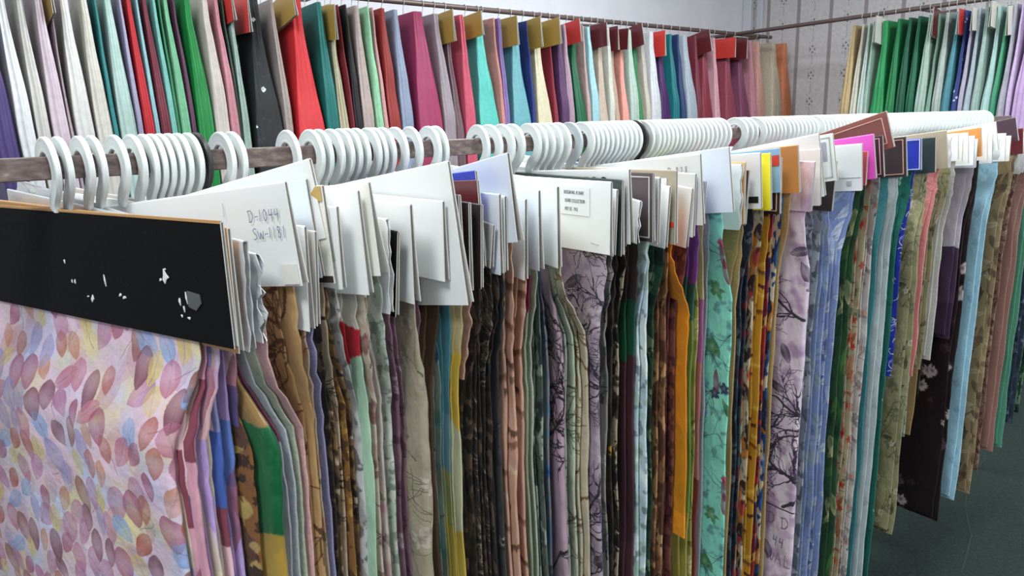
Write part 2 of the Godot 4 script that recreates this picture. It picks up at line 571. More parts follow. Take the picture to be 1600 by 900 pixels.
# type, base, colours, tile width, tile height, roughness, (seg starts)
const PRINTS = {
	"leaf": ["leaf", "d0b4c2", ["8f3f5c", "a05040", "7f9cc8", "c9b26b", "a8688e", "6f3b4b", "b5785a", "8e86b6", "b06a80", "7d4a3c"], 0.46, 0.46, 0.55],
	"block1": ["blocks", "d3aeb4", ["c58f9c", "3f5aa3", "cdbfa2", "7d3c4a", "b9a4c6", "d9b9bf"], 0.12, 0.62, 0.5],
	"block2": ["blocks", "b9a3bd", ["a98fc0", "7b3e4b", "c9bda0", "5d78b8", "c8a0a4", "8f9a86"], 0.12, 0.55, 0.5],
	"goldbrown": ["blotch", "5a3a22", ["b59a5c", "2a1b12", "8a5a2c"], 0.2, 0.4, 0.35],
	"green": ["seg", "84683c", ["08552f", "9c7f36"], 0.3, 1.2, 0.3, [0.16, 0.29]],
	"plum": ["seg", "8d8388", ["6d2f4c", "aab0b4"], 0.2, 1.2, 0.5, [0.09, 0.193]],
	"palegrey": ["plain", "b9bdc2", [], 0.1, 0.1, 0.45],
	"sage": ["plain", "b4bca4", [], 0.1, 0.1, 0.5],
	"pink": ["plain", "c79c9b", [], 0.1, 0.1, 0.45],
	"tanleaf": ["branch", "b58f5d", ["5d3a20", "c9a877"], 0.22, 0.5, 0.4],
	"orangefloral": ["floral", "bfa98e", ["b9502a", "6b6a3a", "d8c4a8"], 0.16, 0.4, 0.5],
	"lavender": ["plain", "9a97bd", [], 0.1, 0.1, 0.45],
	"darkbrown": ["fine", "33281f", ["1c1612", "6a5640"], 0.16, 0.35, 0.45],
	"brownprint": ["blotch", "6b5238", ["c7b394", "33241a", "8f6d46"], 0.16, 0.35, 0.4],
	"brownprint2": ["branch", "c3ae93", ["3a281c", "8a6c50"], 0.16, 0.35, 0.4],
	"goldline": ["fine", "8a6130", ["b08844", "55391c"], 0.16, 0.35, 0.4],
	"silver": ["blotch", "a7a49e", ["7b7873", "c9c8c4"], 0.2, 0.45, 0.3],
	"mint": ["seg", "c9c3b4", ["b8202c", "a9cdb0"], 0.2, 1.2, 0.5, [0.107, 0.144]],
	"creamfloral": ["floral", "cbbfa9", ["8a5d54", "6f7a5b", "ab8b76"], 0.16, 0.4, 0.5],
	"pinkfloral": ["floral", "c2b3a8", ["b2627c", "7f6a64", "93a08c"], 0.16, 0.4, 0.45],
	"greysage": ["fine", "a9b5a4", ["7f8b7a", "c4c8ba"], 0.16, 0.35, 0.45],
	"mauvefloral": ["floral", "8a6674", ["5d3d4b", "b08f9b", "6f4a5c"], 0.16, 0.4, 0.4],
	"beigefloral": ["floral_big", "a69b84", ["8a8f6a", "b8ab98", "6f6a52", "97606a"], 0.2, 0.5, 0.35],
	"brown": ["plain", "5f4630", [], 0.1, 0.1, 0.5],
	"tealfloral": ["floral", "8fa59a", ["12706c", "2c5a86", "c9c2a4"], 0.16, 0.45, 0.4],
	"tealyellow": ["seg", "1f6f68", ["4f8f9c", "6fa3ae", "a8b070", "c3ad4a"], 0.2, 1.2, 0.5, [0.09, 0.22, 0.29, 0.345]],
	"yellow": ["seg", "b8a878", ["c9a93c", "bfbf9a", "c4ab45"], 0.2, 1.2, 0.5, [0.15, 0.23, 0.36]],
	"peach": ["plain", "c99f88", [], 0.1, 0.1, 0.5],
	"brownblack": ["fine", "2b211b", ["16110e", "584638"], 0.16, 0.4, 0.35],
	"brownblack2": ["branch", "2a231f", ["8a7a68", "3f342c"], 0.16, 0.4, 0.35],
	"charfloral": ["floral", "3b3b3a", ["1b1b1c", "7a766c", "565249"], 0.16, 0.4, 0.4],
	"birch": ["bark", "cfa088", ["6a4a34", "8d6549", "e0bfa6"], 0.1, 0.75, 0.45],
	"magmint": ["seg", "7b8a78", ["8e2350", "9aa48c"], 0.2, 1.2, 0.5, [0.094, 0.137]],
	"sagedark": ["blotch", "59665a", ["2b332e", "9aa694"], 0.16, 0.4, 0.35],
	"bluefloral": ["floral", "7c8288", ["1f6fae", "2e3848", "a8a09a"], 0.16, 0.4, 0.4],
	"mauvebranch": ["branch", "b79aa6", ["241c20", "8d7480"], 0.2, 0.5, 0.35],
	"palegreen": ["branch", "b5c2a8", ["55604e", "d0d4c2"], 0.2, 0.5, 0.45],
	"creamlines": ["branch", "cabfa2", ["7a5c40", "b9b39c"], 0.2, 0.5, 0.45],
	"treeprint": ["tree", "a595a3", ["2f2632", "b9aab6", "8d7c8d"], 0.22, 0.55, 0.45],
	"greyfloral": ["floral", "98948e", ["3c3a3c", "bdb6b0", "6f6a70"], 0.16, 0.4, 0.45],
	"yellowblack": ["blotch", "40352a", ["c79a2b", "1b1714"], 0.16, 0.5, 0.4],
	"darkcream": ["blotch", "4a4034", ["b9ab8c", "1f1a15"], 0.14, 0.35, 0.4],
	"greenmaroon": ["seg", "3a2d28", ["14563a", "4a2830", "553038"], 0.2, 1.2, 0.45, [0.137, 0.227, 0.5]],
	"paleblue": ["blotch", "b9cdd2", ["d0dcd8", "a3bcae"], 0.3, 0.6, 0.45],
	"dkgreenf": ["blotch", "1f4a34", ["10281d", "6f8a6a"], 0.16, 0.4, 0.45],
	"terracotta": ["blotch", "9a6a48", ["c9996b", "5f3a2a"], 0.16, 0.5, 0.45],
	"maroonf": ["fine", "5e2a2a", ["3f1a1c", "80483c"], 0.16, 0.4, 0.45],
	"orange": ["seg", "cf7410", ["d27e12", "c8800f", "e08f16"], 0.3, 0.68, 0.5, [0.2, 0.6, 0.85]],
	"violetgreen": ["seg", "8c4fa0", ["2f6a5c", "7b9a48", "a9a04a"], 0.2, 1.2, 0.45, [0.14, 0.2, 0.5]],
	"yellowgreen": ["floral", "b3ad5a", ["5a7a34", "d9d08a", "7c6a2a"], 0.16, 0.45, 0.45],
	"pinkyellow": ["seg", "c9bb86", ["b06a9a", "c77f74", "8a3a38"], 0.2, 1.2, 0.45, [0.186, 0.26, 0.45]],
	"greyplain": ["plain", "b3b7ba", [], 0.1, 0.1, 0.5],
	"aqua": ["floral_big", "7fcfb9", ["1f2e4a", "a43a5a", "3f7a4a", "8a7fc0"], 0.16, 0.42, 0.5],
	"tanplain": ["plain", "bd9d68", [], 0.1, 0.1, 0.5],
	"navy": ["blotch", "2b3648", ["16202c", "5d6f7c"], 0.16, 0.4, 0.45],
	"tealnavy": ["blotch", "26525a", ["141f30", "5f2234"], 0.16, 0.4, 0.45],
	"multi1": ["blotch", "d0c2a4", ["b8443f", "3a2a26", "d98a3a"], 0.1, 0.5, 0.45],
	"mustard": ["bark", "c78f26", ["7a4a1c", "5a2a20", "d9b04a"], 0.1, 0.6, 0.45],
	"multi2": ["blotch", "7f2340", ["3b2a5c", "c9a55a", "a62f2a"], 0.1, 0.5, 0.45],
	"multi3": ["blotch", "2d62a0", ["c9742a", "2a2430", "d0c2a4"], 0.1, 0.5, 0.45],
	"mauvetree": ["tree_words", "d3c1cb", ["3a3040", "bfa3bb", "a88ba8"], 0.24, 0.96, 0.5],
	"greyblue": ["blotch", "8f98a6", ["6a7482", "b6bcc2"], 0.2, 0.5, 0.45],
	"peri": ["leafy", "8fa2cf", ["7c90c4", "a9b8da", "9fb0b4"], 0.26, 0.5, 0.5],
	"blueleaf": ["leafy", "8a9cc8", ["dfe2e4", "56699e", "9aa9cf"], 0.2, 0.45, 0.5],
	"camogreen": ["leafy", "29502e", ["1a3a22", "4c7a3a", "c9bb8a", "3a2f22"], 0.22, 0.5, 0.5],
	"redfloral": ["floral", "b9ab8c", ["c8402a", "5f6a3c", "d9602f"], 0.14, 0.4, 0.5],
	"whitefloral": ["floral", "cfc8c2", ["8a8482", "d99a82", "ada6a0"], 0.16, 0.4, 0.5],
	"tealplain": ["plain", "3f8a90", [], 0.1, 0.1, 0.5],
	"palegreyblue": ["dots", "bcc8c9", ["a3b0b2", "b2bebe"], 0.3, 0.6, 0.45],
	"tealdot": ["dots", "1f6f62", ["9fb8aa", "12483f"], 0.12, 0.3, 0.5],
	"royalswirl": ["swirl", "1d2f9c", ["c9c9b4", "4a62c2"], 0.14, 0.3, 0.45],
	"olivefloral": ["floral", "9a966f", ["6a6a44", "c2b89a", "4f5238"], 0.16, 0.4, 0.5],
	"salmon": ["plain", "d98a86", [], 0.1, 0.1, 0.5],
	"creamwhite": ["plain", "d3cfc5", [], 0.1, 0.1, 0.5],
	"lilac": ["seg", "c9bfc8", ["4a3350", "3d2a44"], 0.2, 0.6, 0.45, [0.443, 0.7]],
	"blackmaroon": ["dots", "1e1014", ["cbb9b4", "5a3a44", "cbb9b4", "2f171e"], 0.5, 1.0, 0.5],
	"skyblue": ["dots", "9cc6d6", ["86b0c3", "a9ced9"], 0.24, 0.5, 0.5],
	"tancamo": ["leafy", "a08a66", ["6f5a40", "c2b08a", "5a4a36"], 0.2, 0.45, 0.5],
	"dustyrose2": ["fine", "8f6a5c", ["5f4238", "a88a78"], 0.16, 0.4, 0.5],
	"dustyrose": ["plain", "b08578", [], 0.1, 0.1, 0.5],
	"jade": ["plain", "63a98a", [], 0.1, 0.1, 0.5],
	"navyfloral": ["floral", "2f3a4c", ["5a6a86", "1a2430", "8a8fa0"], 0.16, 0.4, 0.5],
}

const LIGHT_CLOTHS = ["leaf", "aqua", "mauvetree", "paleblue", "skyblue", "orange", "salmon", "green", "block1", "block2", "pink"]

const CARDS = {
	"white": ["dfe0dd", 0.42], "bluewhite": ["d5dbe2", 0.35], "cream": ["dedbd1", 0.45], "black": ["0c0c0e", 0.7], "tan": ["b98a58", 0.5],
	"stone": ["b7b0a7", 0.5], "grey": ["a5a5a3", 0.5], "dark": ["33292a", 0.45], "maroon": ["5d2429", 0.28], "royal": ["2637a8", 0.4],
	"dkgreen": ["26332d", 0.45], "brownline": ["4e4345", 0.45], "taupe": ["a49681", 0.5], "bluered": ["7c87a8", 0.5], "orangeish": ["c99a5c", 0.5],
	"yellow": ["e3d41f", 0.4], "skyblue": ["7fa6dc", 0.4], "outline": ["35282c", 0.45], "orange": ["c4813f", 0.5], "redp": ["a83a45", 0.4],
	"magenta": ["d957bd", 0.4], "brown": ["7d4a40", 0.4], "plum": ["3f2833", 0.4], "gold": ["a8893f", 0.45], "red": ["c33a34", 0.45],
}

func make_materials():
	# shallow creases and weave shared by every cloth
	var creases := ramp_image(512, 512, 0.012, 31, [[0.0, Color(0, 0, 0)], [1.0, Color(1, 1, 1)]], 6)
	creases.bump_map_to_normal_map(7.0)
	var crease_tex := tex_of(creases)
	var i := 0
	for key in PRINTS:
		var p: Array = PRINTS[key]
		var m := mat(Color(1, 1, 1) if key in LIGHT_CLOTHS else Color(0.9, 0.9, 0.9), p[5] - 0.06, tex_of(print_image(p, i + 1)))
		m.uv1_scale = Vector3(1.0 / p[3], 1.0 / p[4], 1)
		m.metallic_specular = 0.4
		m.normal_enabled = true
		m.normal_texture = crease_tex
		m.normal_scale = 0.55
		m.rim_enabled = true
		m.rim = 0.25
		fabric_mats[key] = m
		i += 1
	for key in CARDS:
		var m := mat(Color(CARDS[key][0]), CARDS[key][1])
		card_mats[key] = m
	card_mats["black"] = black_card_mat()
	var sleeve := mat(Color(0.74, 0.745, 0.745), 0.22)
	sleeve.clearcoat_enabled = true
	sleeve.clearcoat = 0.6
	sleeve.clearcoat_roughness = 0.12
	card_mats["pouch"] = sleeve
	card_mats["pouch2"] = sleeve
	var sleeve2 := mat(Color(0.83, 0.83, 0.82), 0.3)
	sleeve2.clearcoat_enabled = true
	sleeve2.clearcoat = 0.5
	card_mats["pouch3"] = sleeve2
	card_mats["mauve"] = fabric_mats["mauvetree"]
	paper_mat = mat(Color(0.76, 0.75, 0.72), 0.85)
	var wh := mat(Color(0.84, 0.86, 0.85), 0.32)
	wh.backlight_enabled = true
	wh.backlight = Color(0.35, 0.36, 0.36)
	hook_mats["white"] = wh
	hook_mats["black"] = mat(Color(0.12, 0.13, 0.12), 0.4)
	hook_mats["clear"] = mat(Color(0.68, 0.71, 0.72), 0.2)
	plain_weave = tex_of(print_image(["plainsoft", "f6f6f6", [], 0.1, 0.1, 0.5], 99))

func black_card_mat() -> StandardMaterial3D:
	var n := 64
	var hm := Image.create(n, n, false, Image.FORMAT_RGB8)
	hm.fill(Color(0.5, 0.5, 0.5))
	for y in n:
		for x in n:
			var d := Vector2(x - 32, y - 32).length()
			var v := 0.5 + 0.5 * smoothstep(5.0, 0.0, absf(d - 11.0))
			hm.set_pixel(x, y, Color(v, v, v))
	hm.bump_map_to_normal_map(3.0)
	var m := mat(Color(CARDS["black"][0]), 0.7)
	m.metallic_specular = 0.25
	m.normal_enabled = true
	m.normal_texture = tex_of(hm)
	m.normal_scale = 0.35
	m.uv1_scale = Vector3(70, 70, 1)
	return m

# ------------------------------------------------------------------ the sample rail
func build_sample_rail():
	var brown := mat(Color(1, 1, 1), 0.55, ramp_tex(256, 256, 0.03, 21, [[0.0, Color("4d3d38")], [0.45, Color("655550")], [0.75, Color("75665f")], [0.93, Color("8b7d76")], [1.0, Color("a89d96")]], 5))
	brown.uv1_scale = Vector3(6, 14, 1)
	var t := thing("clothes_rail", "brown square rail on posts carrying the row of fabric samples", "clothes rail", Vector3(1.2, 0, -0.0125))
	part("rail", box_mesh(Vector3(3.9, 0.025, 0.025), 0.0012), brown, t, Transform3D(Basis(), Vector3(0, RAIL_Y - 0.0125, 0)))
	for sx in [-1.935, 1.935]:
		part("post", box_mesh(Vector3(0.025, RAIL_Y - 0.029, 0.025), 0.0012), brown, t, Transform3D(Basis(), Vector3(sx, (RAIL_Y - 0.029) / 2 + 0.003, 0)))
		part("foot", box_mesh(Vector3(0.05, 0.02, 0.05), 0.0012), brown, t, Transform3D(Basis(), Vector3(sx, 0.0101, 0)))

# plastic question-mark hook: an I-section strip bent round the rail, 15 mm deep
func hook_mesh() -> ArrayMesh:
	if hook_meshes.has("m"):
		return hook_meshes["m"]
	var path := []
	var cy := -0.015
	var rm := 0.0275
	for i in 27:
		var a := deg_to_rad(lerpf(203.0, -32.0, i / 26.0))
		path.append(Vector2(cos(a) * rm, cy + sin(a) * rm))
	var p0: Vector2 = path[26]
	var d0 := (path[26] - path[25] as Vector2).normalized()
	for i in range(1, 9):
		var u := i / 8.0
		var b1 := p0 + d0 * 0.012
		var p3 := Vector2(0.0, -0.0605)
		var b2 := Vector2(0.0, -0.046)
		path.append(p0.bezier_interpolate(b1, b2, p3, u))
	# profile as (across, thickness) going round
	var w := 0.0086
	var prof := [Vector2(-w, -0.0017), Vector2(-w + 0.001, -0.003), Vector2(-w + 0.003, -0.0031), Vector2(-w + 0.005, -0.0027), Vector2(w - 0.005, -0.0027), Vector2(w - 0.003, -0.0031), Vector2(w - 0.001, -0.003), Vector2(w, -0.0017)]
	for k in range(7, -1, -1):
		prof.append(Vector2(prof[k].x, -prof[k].y))
	var st := SurfaceTool.new()
	st.begin(Mesh.PRIMITIVE_TRIANGLES)
	var np := prof.size()
	var rings := []
	var dirs := []
	for i in path.size():
		var tg: Vector2 = (path[mini(i + 1, path.size() - 1)] - path[maxi(i - 1, 0)]).normalized()
		var nn := Vector2(-tg.y, tg.x)
		var ring := []
		# rounded free end
		var sc := 1.0
		if i < 3:
			sc = [0.45, 0.8, 0.95][i]
		for q in prof:
			var c: Vector2 = path[i] + nn * q.x * sc
			ring.append(Vector3(q.y, c.y, c.x))
		rings.append(ring)
		dirs.append(nn)
	for i in path.size() - 1:
		for k in np:
			var k2 := (k + 1) % np
			var e: Vector2 = prof[k2] - prof[k]
			var on := Vector2(e.y, -e.x).normalized()
			var vs := [rings[i][k], rings[i][k2], rings[i + 1][k2], rings[i + 1][k]]
			var ns := [dirs[i], dirs[i], dirs[i + 1], dirs[i + 1]]
			for q in [0, 1, 2, 0, 2, 3]:
				var nd: Vector2 = ns[q]
				st.set_normal(Vector3(on.y, nd.y * on.x, nd.x * on.x).normalized())
				st.add_vertex(vs[q])
	for e in [0, path.size() - 1]:
		for k in range(1, np - 1):
			st.set_normal(Vector3(0, -1, 0))
			for q in [0, k, k + 1]:
				st.add_vertex(rings[e][q])
	hook_meshes["m"] = st.commit()
	return hook_meshes["m"]

# folded header card: a sheet bent over at the top; left leaf hangs straight, right leaf spreads to t
# local: z runs along the card, y up, fold at y = 0; crumple lifts the leaves a little (plastic sleeves)
func card_mesh(lf: float, lb: float, h: float, t: float, face: Material, crumple := 0.0, sd := 0.0) -> ArrayMesh:
	var th := 0.0011
	var r := minf(t * 0.5, 0.0022)
	var outer := []
	var n_leaf := 4 if crumple == 0.0 else 12
	for i in n_leaf + 1:
		outer.append(Vector2(-0.0005 * (1.0 - float(i) / n_leaf), lerpf(-h, -r, float(i) / n_leaf)))
	for i in range(1, 6):
		var a := PI - PI * i / 6.0
		outer.append(Vector2(r + r * cos(a), -r + r * sin(a)))
	for i in n_leaf + 1:
		var f := float(i) / n_leaf
		outer.append(Vector2(lerpf(2.0 * r, t, pow(f, 1.3)), lerpf(-r, -h * 0.985, f)))
	var inner := []
	for i in outer.size():
		var a: Vector2 = outer[maxi(i - 1, 0)]
		var b: Vector2 = outer[mini(i + 1, outer.size() - 1)]
		var tg := (b - a).normalized()
		inner.append(outer[i] + Vector2(tg.y, -tg.x) * minf(th, r * 0.8))
	var nz := 6 if crumple == 0.0 else 26
	var grid_o := []
	var grid_i := []
	for k in nz + 1:
		var z := lerpf(-lb, lf, float(k) / nz)
		var ro := []
		var ri := []
		for i in outer.size():
			var y: float = outer[i].y
			var c := 0.0
			var dz := 0.0
			if crumple > 0.0:
				c = crumple * 0.8 * wob.get_noise_3d(z * 26.0, y * 30.0, sd) * (1.0 if i > outer.size() / 2 else -1.0)
				dz = crumple * 1.2 * wob.get_noise_2d(y * 40.0, sd + 4.0) * (1.0 if k == nz else 0.0)
			else:
				# board is never quite flat
				c = minf(0.0008, t * 0.07) * sin(z * 9.0 + sd) * smoothstep(0.0, h, -y)
			ro.append(Vector3(outer[i].x + c, y, z + dz))
			ri.append(Vector3(inner[i].x + c, inner[i].y, z + dz))
		grid_o.append(ro)
		grid_i.append(ri)
	var m := ArrayMesh.new()
	var st := SurfaceTool.new()
	st.begin(Mesh.PRIMITIVE_TRIANGLES)
	var no := outer.size()
	var run := 0.0
	var vs := []
	for i in no:
		if i > 0:
			run += outer[i].distance_to(outer[i - 1])
		vs.append(run)
	for k in nz + 1:
		for i in no:
			st.set_uv(Vector2(grid_o[k][i].z, -vs[i]))
			st.add_vertex(grid_o[k][i])
	for k in nz:
		for i in no - 1:
			var a := k * no + i
			var b := k * no + i + 1
			var c := (k + 1) * no + i + 1
			var d := (k + 1) * no + i
			for q in [a, b, c, a, c, d]:
				st.add_index(q)
	st.generate_normals()
	st.set_material(face)
	st.commit(m)
	st = SurfaceTool.new()
	st.begin(Mesh.PRIMITIVE_TRIANGLES)
	st.set_smooth_group(-1)
	for k in nz:
		for i in no - 1:
			quad(st, grid_i[k][i], grid_i[k + 1][i], grid_i[k + 1][i + 1], grid_i[k][i + 1])
		quad(st, grid_o[k][0], grid_o[k + 1][0], grid_i[k + 1][0], grid_i[k][0])
		quad(st, grid_o[k][no - 1], grid_i[k][no - 1], grid_i[k + 1][no - 1], grid_o[k + 1][no - 1])
	for i in no - 1:
		quad(st, grid_o[nz][i], grid_o[nz][i + 1], grid_i[nz][i + 1], grid_i[nz][i])
		quad(st, grid_o[0][i], grid_i[0][i], grid_i[0][i + 1], grid_o[0][i + 1])
	st.generate_normals()
	st.set_material(face if crumple > 0.0 else paper_mat)
	st.commit(m)
	return m

# a folded length of cloth hanging in the plane of its card
# d: s0 (x of the fold line at z = 0), slope (x per z), card_bottom, zc (front edge in the card), xf, zf (front edge below), t, top, bottom, zb (back edge), rows, amp, seed
func cloth_mesh(d: Dictionary) -> ArrayMesh:
	var rows: int = d.rows
	var span: float = d.zf - d.zb
	# columns: [side, fraction from front]
	var cols := []
	for f in [1.0, 0.85, 0.7, 0.55, 0.42, 0.31, 0.22, 0.15, 0.1, 0.06, 0.03]:
		cols.append([-1.0, f, 0.0])
	var arc: int = d.arc
	for k in range(0, arc + 1):
		cols.append([-cos(PI * k / arc), 0.0, sin(PI * k / arc)])
	for f in [0.05, 0.15, 0.35, 0.7, 1.0]:
		cols.append([1.0, f, 0.0])
	var st := SurfaceTool.new()
	st.begin(Mesh.PRIMITIVE_TRIANGLES)
	var nc := cols.size()
	var sd: float = d.seed
	for j in rows + 1:
		var v := float(j) / rows
		var y: float = d.top + (d.bottom - d.top) * (v * 0.55 + 0.45 * v * v)
		var below: float = d.card_bottom - y
		var w := smoothstep(0.0, 0.12, d.blend - y)
		var near := exp(-maxf(below, 0.0) / 0.1) * smoothstep(-0.005, 0.02, below)
		var wave := sin(y * TAU / d.wl + sd) * 0.6 + 0.5 * sin(y * TAU / (d.wl * 0.57) + sd * 2.3)
		var zr: float = lerpf(d.zc, d.zf, w) + d.amp * near * wave * (1.0 - 0.3 * w) + 0.004 * w * wob.get_noise_2d(y * 5.0, sd * 5.0)
		var half: float = lerpf(0.0011, d.t * 0.5, w)
		if d.taper > 0.0:
			half = d.t * 0.5 * lerpf(0.35, 1.0, smoothstep(-0.05, d.taper, below))
			zr = lerpf(d.zc, d.zf, smoothstep(-0.05, d.taper, below)) + 0.006 * wob.get_noise_2d(y * 4.0, sd * 5.0)
		for c in cols:
			var z: float = zr - c[1] * (zr - d.zb) + c[2] * minf(half, 0.006) - minf(half, 0.006)
			if c[1] == 0.0 and d.pleat > 0.0:
				z += d.pleat * sin(c[0] * half * TAU / 0.021 + sd * 3.0 + 1.2 * wob.get_noise_2d(y * 2.0, sd)) * (1.0 - c[0] * c[0])
			var base: float = lerpf(d.s0 + d.slope * z + d.card_t * d.lay * smoothstep(0.0, 0.1, -y - 0.06), d.xf + d.slope_b * (z - d.zf), w)
			# soft folds shared by neighbours, so that the sheets nest
			var u: float = wob.get_noise_3d(d.world_x * 1.6, y * 2.2, z * 5.0) * 0.006 * w * d.fold
			u += wob.get_noise_3d(d.world_x * 1.0 + 40.0, y * 1.1, z * 14.0 + y * 3.0) * 0.004 * w * d.fold
			u += 0.003 * near * wave * w
			u += d.ripple * w * sin((z - d.zf) * 85.0 + y * 9.0 * sin(sd * 0.2) + sd) * smoothstep(0.0, 0.25, c[1])
			st.set_uv(Vector2((c[0] * half if c[1] == 0.0 else c[0] * (half + c[1] * (zr - d.zb))) + d.shift * 0.37, d.top - y + (0.0 if d.fixed_v else d.shift * 0.61)))
			st.add_vertex(Vector3(base + u + c[0] * half, y + d.pitch * z * exp(-(d.top - y) / 0.12), z))
	for j in rows:
		for i in nc - 1:
			var a := j * nc + i
			for q in [a, a + nc + 1, a + nc, a, a + 1, a + nc + 1]:
				st.add_index(q)
	st.generate_normals()
	return st.commit()

func sample(s: Array):
	var hx: float = s[0]
	var key: String = s[8]
	var root := thing("fabric_sample", s[9], "fabric sample", Vector3(hx, RAIL_Y, -0.0125), s[10])
	var sd: float = fmod(hx * 37.7, 6.28)
	var end := Vector3(s[1] - hx, s[2], s[3] + 0.0125)
	var yaw := atan2(end.x, end.z)
	# hook
	part("hook", hook_mesh(), hook_mats[s[7]], root, Transform3D(Basis(Vector3.UP, yaw * 0.4), Vector3(0, 0.0004, 0)))
	# header card
	var yh := -0.058
	var dir := Vector3(end.x, end.y - yh, end.z)
	var lf := dir.length()
	dir = dir.normalized()
	var ax := Vector3.UP.cross(dir).normalized()
	var ay := dir.cross(ax)
	var cxf := Transform3D(Basis(ax, ay, dir), Vector3(0, yh, 0) - ax * 0.0012)
	var crumple := 0.0
	if s[6] in ["pouch", "pouch3"]:
		crumple = 0.003
	elif s[6] == "pouch2":
		crumple = 0.009
	var lb: float = s[12]
	var card := part("header_card", card_mesh(lf, lb, s[4], s[5], card_mats[s[6]], crumple, sd), null, root, cxf)
	card_details(key, s[6], card, lf, s[4])
	# cloth
	var slope: float = end.x / end.z
	var nl: int = s[11].size()
	var li := -1
	for f in s[11]:
		li += 1
		var zf: float = f[2] + 0.0125
		var yb: float = f[4]
		var near_view := hx < 0.9
		var d := {
			"s0": 0.0, "slope": slope, "slope_b": s[14][li], "card_t": s[5], "card_bottom": end.y * 0.85 + yh * 0.15 - s[4] + 0.004,
			"zc": minf(zf + 0.022 - (nl - 1 - li) * 0.008, lf - 0.012), "lay": 0.1 + 0.75 * (li + 0.5) / nl, "arc": 6, "taper": 0.0, "pleat": 0.0, "xf": f[1] - hx, "zf": zf, "t": f[3], "top": yh - 0.012, "bottom": yb,
			"zb": -minf(0.14, lb - 0.012) if f[0] != "leaf" else -0.3, "rows": 60 if near_view else 36, "amp": 0.0042 if f[0] != "leaf" else 0.002, "wl": 0.04, "pitch": (end.y - yh) / end.z, "blend": s[13],
			"seed": f[1] * 9.0, "shift": (sd + f[1] * 31.0) if f[0] != "mauvetree" else 0.0, "world_x": f[1], "fold": 1.0, "ripple": 0.0012, "fixed_v": PRINTS[f[0]][0] == "seg" or f[0] == "mauvetree",
		}
		if f[0] == "leaf":
			d.ripple = 0.003
			d.fold = 1.3
		part("fabric", cloth_mesh(d), fabric_mats[f[0]], root)

# ------------------------------------------------------------------ writing and marks on cards
const GLYPHS = {
	"D": [[[0.05, 0.0], [0.0, 1.0]], [[-0.08, 0.95], [0.3, 1.02], [0.52, 0.75], [0.5, 0.35], [0.3, 0.05], [-0.05, 0.0]]],
	"S": [[[0.5, 0.9], [0.25, 1.0], [0.05, 0.8], [0.2, 0.55], [0.42, 0.42], [0.45, 0.15], [0.2, 0.0], [0.0, 0.1]]],
	"W": [[[0.0, 0.75], [0.1, 0.1], [0.25, 0.05], [0.35, 0.6], [0.45, 0.1], [0.6, 0.05], [0.72, 0.7]]],
	"A": [[[0.0, 0.0], [0.28, 1.0], [0.55, 0.0]], [[0.12, 0.38], [0.44, 0.38]]],
	"L": [[[0.05, 1.0], [0.05, 0.0], [0.45, 0.0]]],
	"-": [[[0.05, 0.42], [0.42, 0.45]]],
	"0": [[[0.25, 1.0], [0.05, 0.75], [0.02, 0.3], [0.2, 0.0], [0.4, 0.15], [0.45, 0.6], [0.3, 0.95], [0.2, 0.95]]],
	"1": [[[0.22, 1.0], [0.12, 0.0]]],
	"2": [[[0.02, 0.8], [0.2, 1.0], [0.4, 0.8], [0.25, 0.4], [0.0, 0.05], [0.45, 0.08]]],
	"4": [[[0.1, 0.95], [0.02, 0.45], [0.42, 0.5]], [[0.42, 0.95], [0.32, -0.1]]],
	"8": [[[0.4, 0.9], [0.15, 1.0], [0.08, 0.75], [0.38, 0.35], [0.3, 0.02], [0.08, 0.1], [0.15, 0.45], [0.42, 0.85]]],
}

func handwriting(text: String, z0: float, y0: float, h: float, adv: float, wid: float, c: Color, card: Node):
	var st := SurfaceTool.new()
	st.begin(Mesh.PRIMITIVE_TRIANGLES)
	st.set_smooth_group(-1)
	var x := z0
	for ch in text:
		if GLYPHS.has(ch):
			for stroke in GLYPHS[ch]:
				for i in stroke.size() - 1:
					var a := Vector2(x + stroke[i][0] * h, y0 + stroke[i][1] * h)
					var b := Vector2(x + stroke[i + 1][0] * h, y0 + stroke[i + 1][1] * h)
					var n := (b - a).normalized().orthogonal() * wid * 0.5
					var e := (b - a).normalized() * wid * 0.3
					var q := [a + n - e, b + n + e, b - n + e, a - n - e]
					var p := []
					for v in q:
						p.append(Vector3(-0.0022, v.y, v.x))
					quad(st, p[0], p[1], p[2], p[3])
		x += adv * (1.25 if ch == "W" else (0.8 if ch in ["1", "-"] else 1.0))
	st.generate_normals()
	part("handwriting", st.commit(), mat(c, 0.6), card)

func print_text(text: String, z: float, y: float, h: float, squeeze: float, c: Color, card: Node, bold := false):
	var tm := TextMesh.new()
	var sf := SystemFont.new()
	sf.font_names = PackedStringArray(["Droid Sans"])
	if bold:
		sf.font_weight = 800
	tm.font = sf
	tm.text = text
	tm.font_size = 48
	tm.pixel_size = h / 36.0
	tm.depth = 0.0002
	tm.horizontal_alignment = HORIZONTAL_ALIGNMENT_LEFT
	part("lettering", tm, mat(c, 0.6), card, Transform3D(Basis(Vector3(0, 0, squeeze), Vector3(0, 1, 0), Vector3(-1, 0, 0)), Vector3(-0.0024, y, z)))

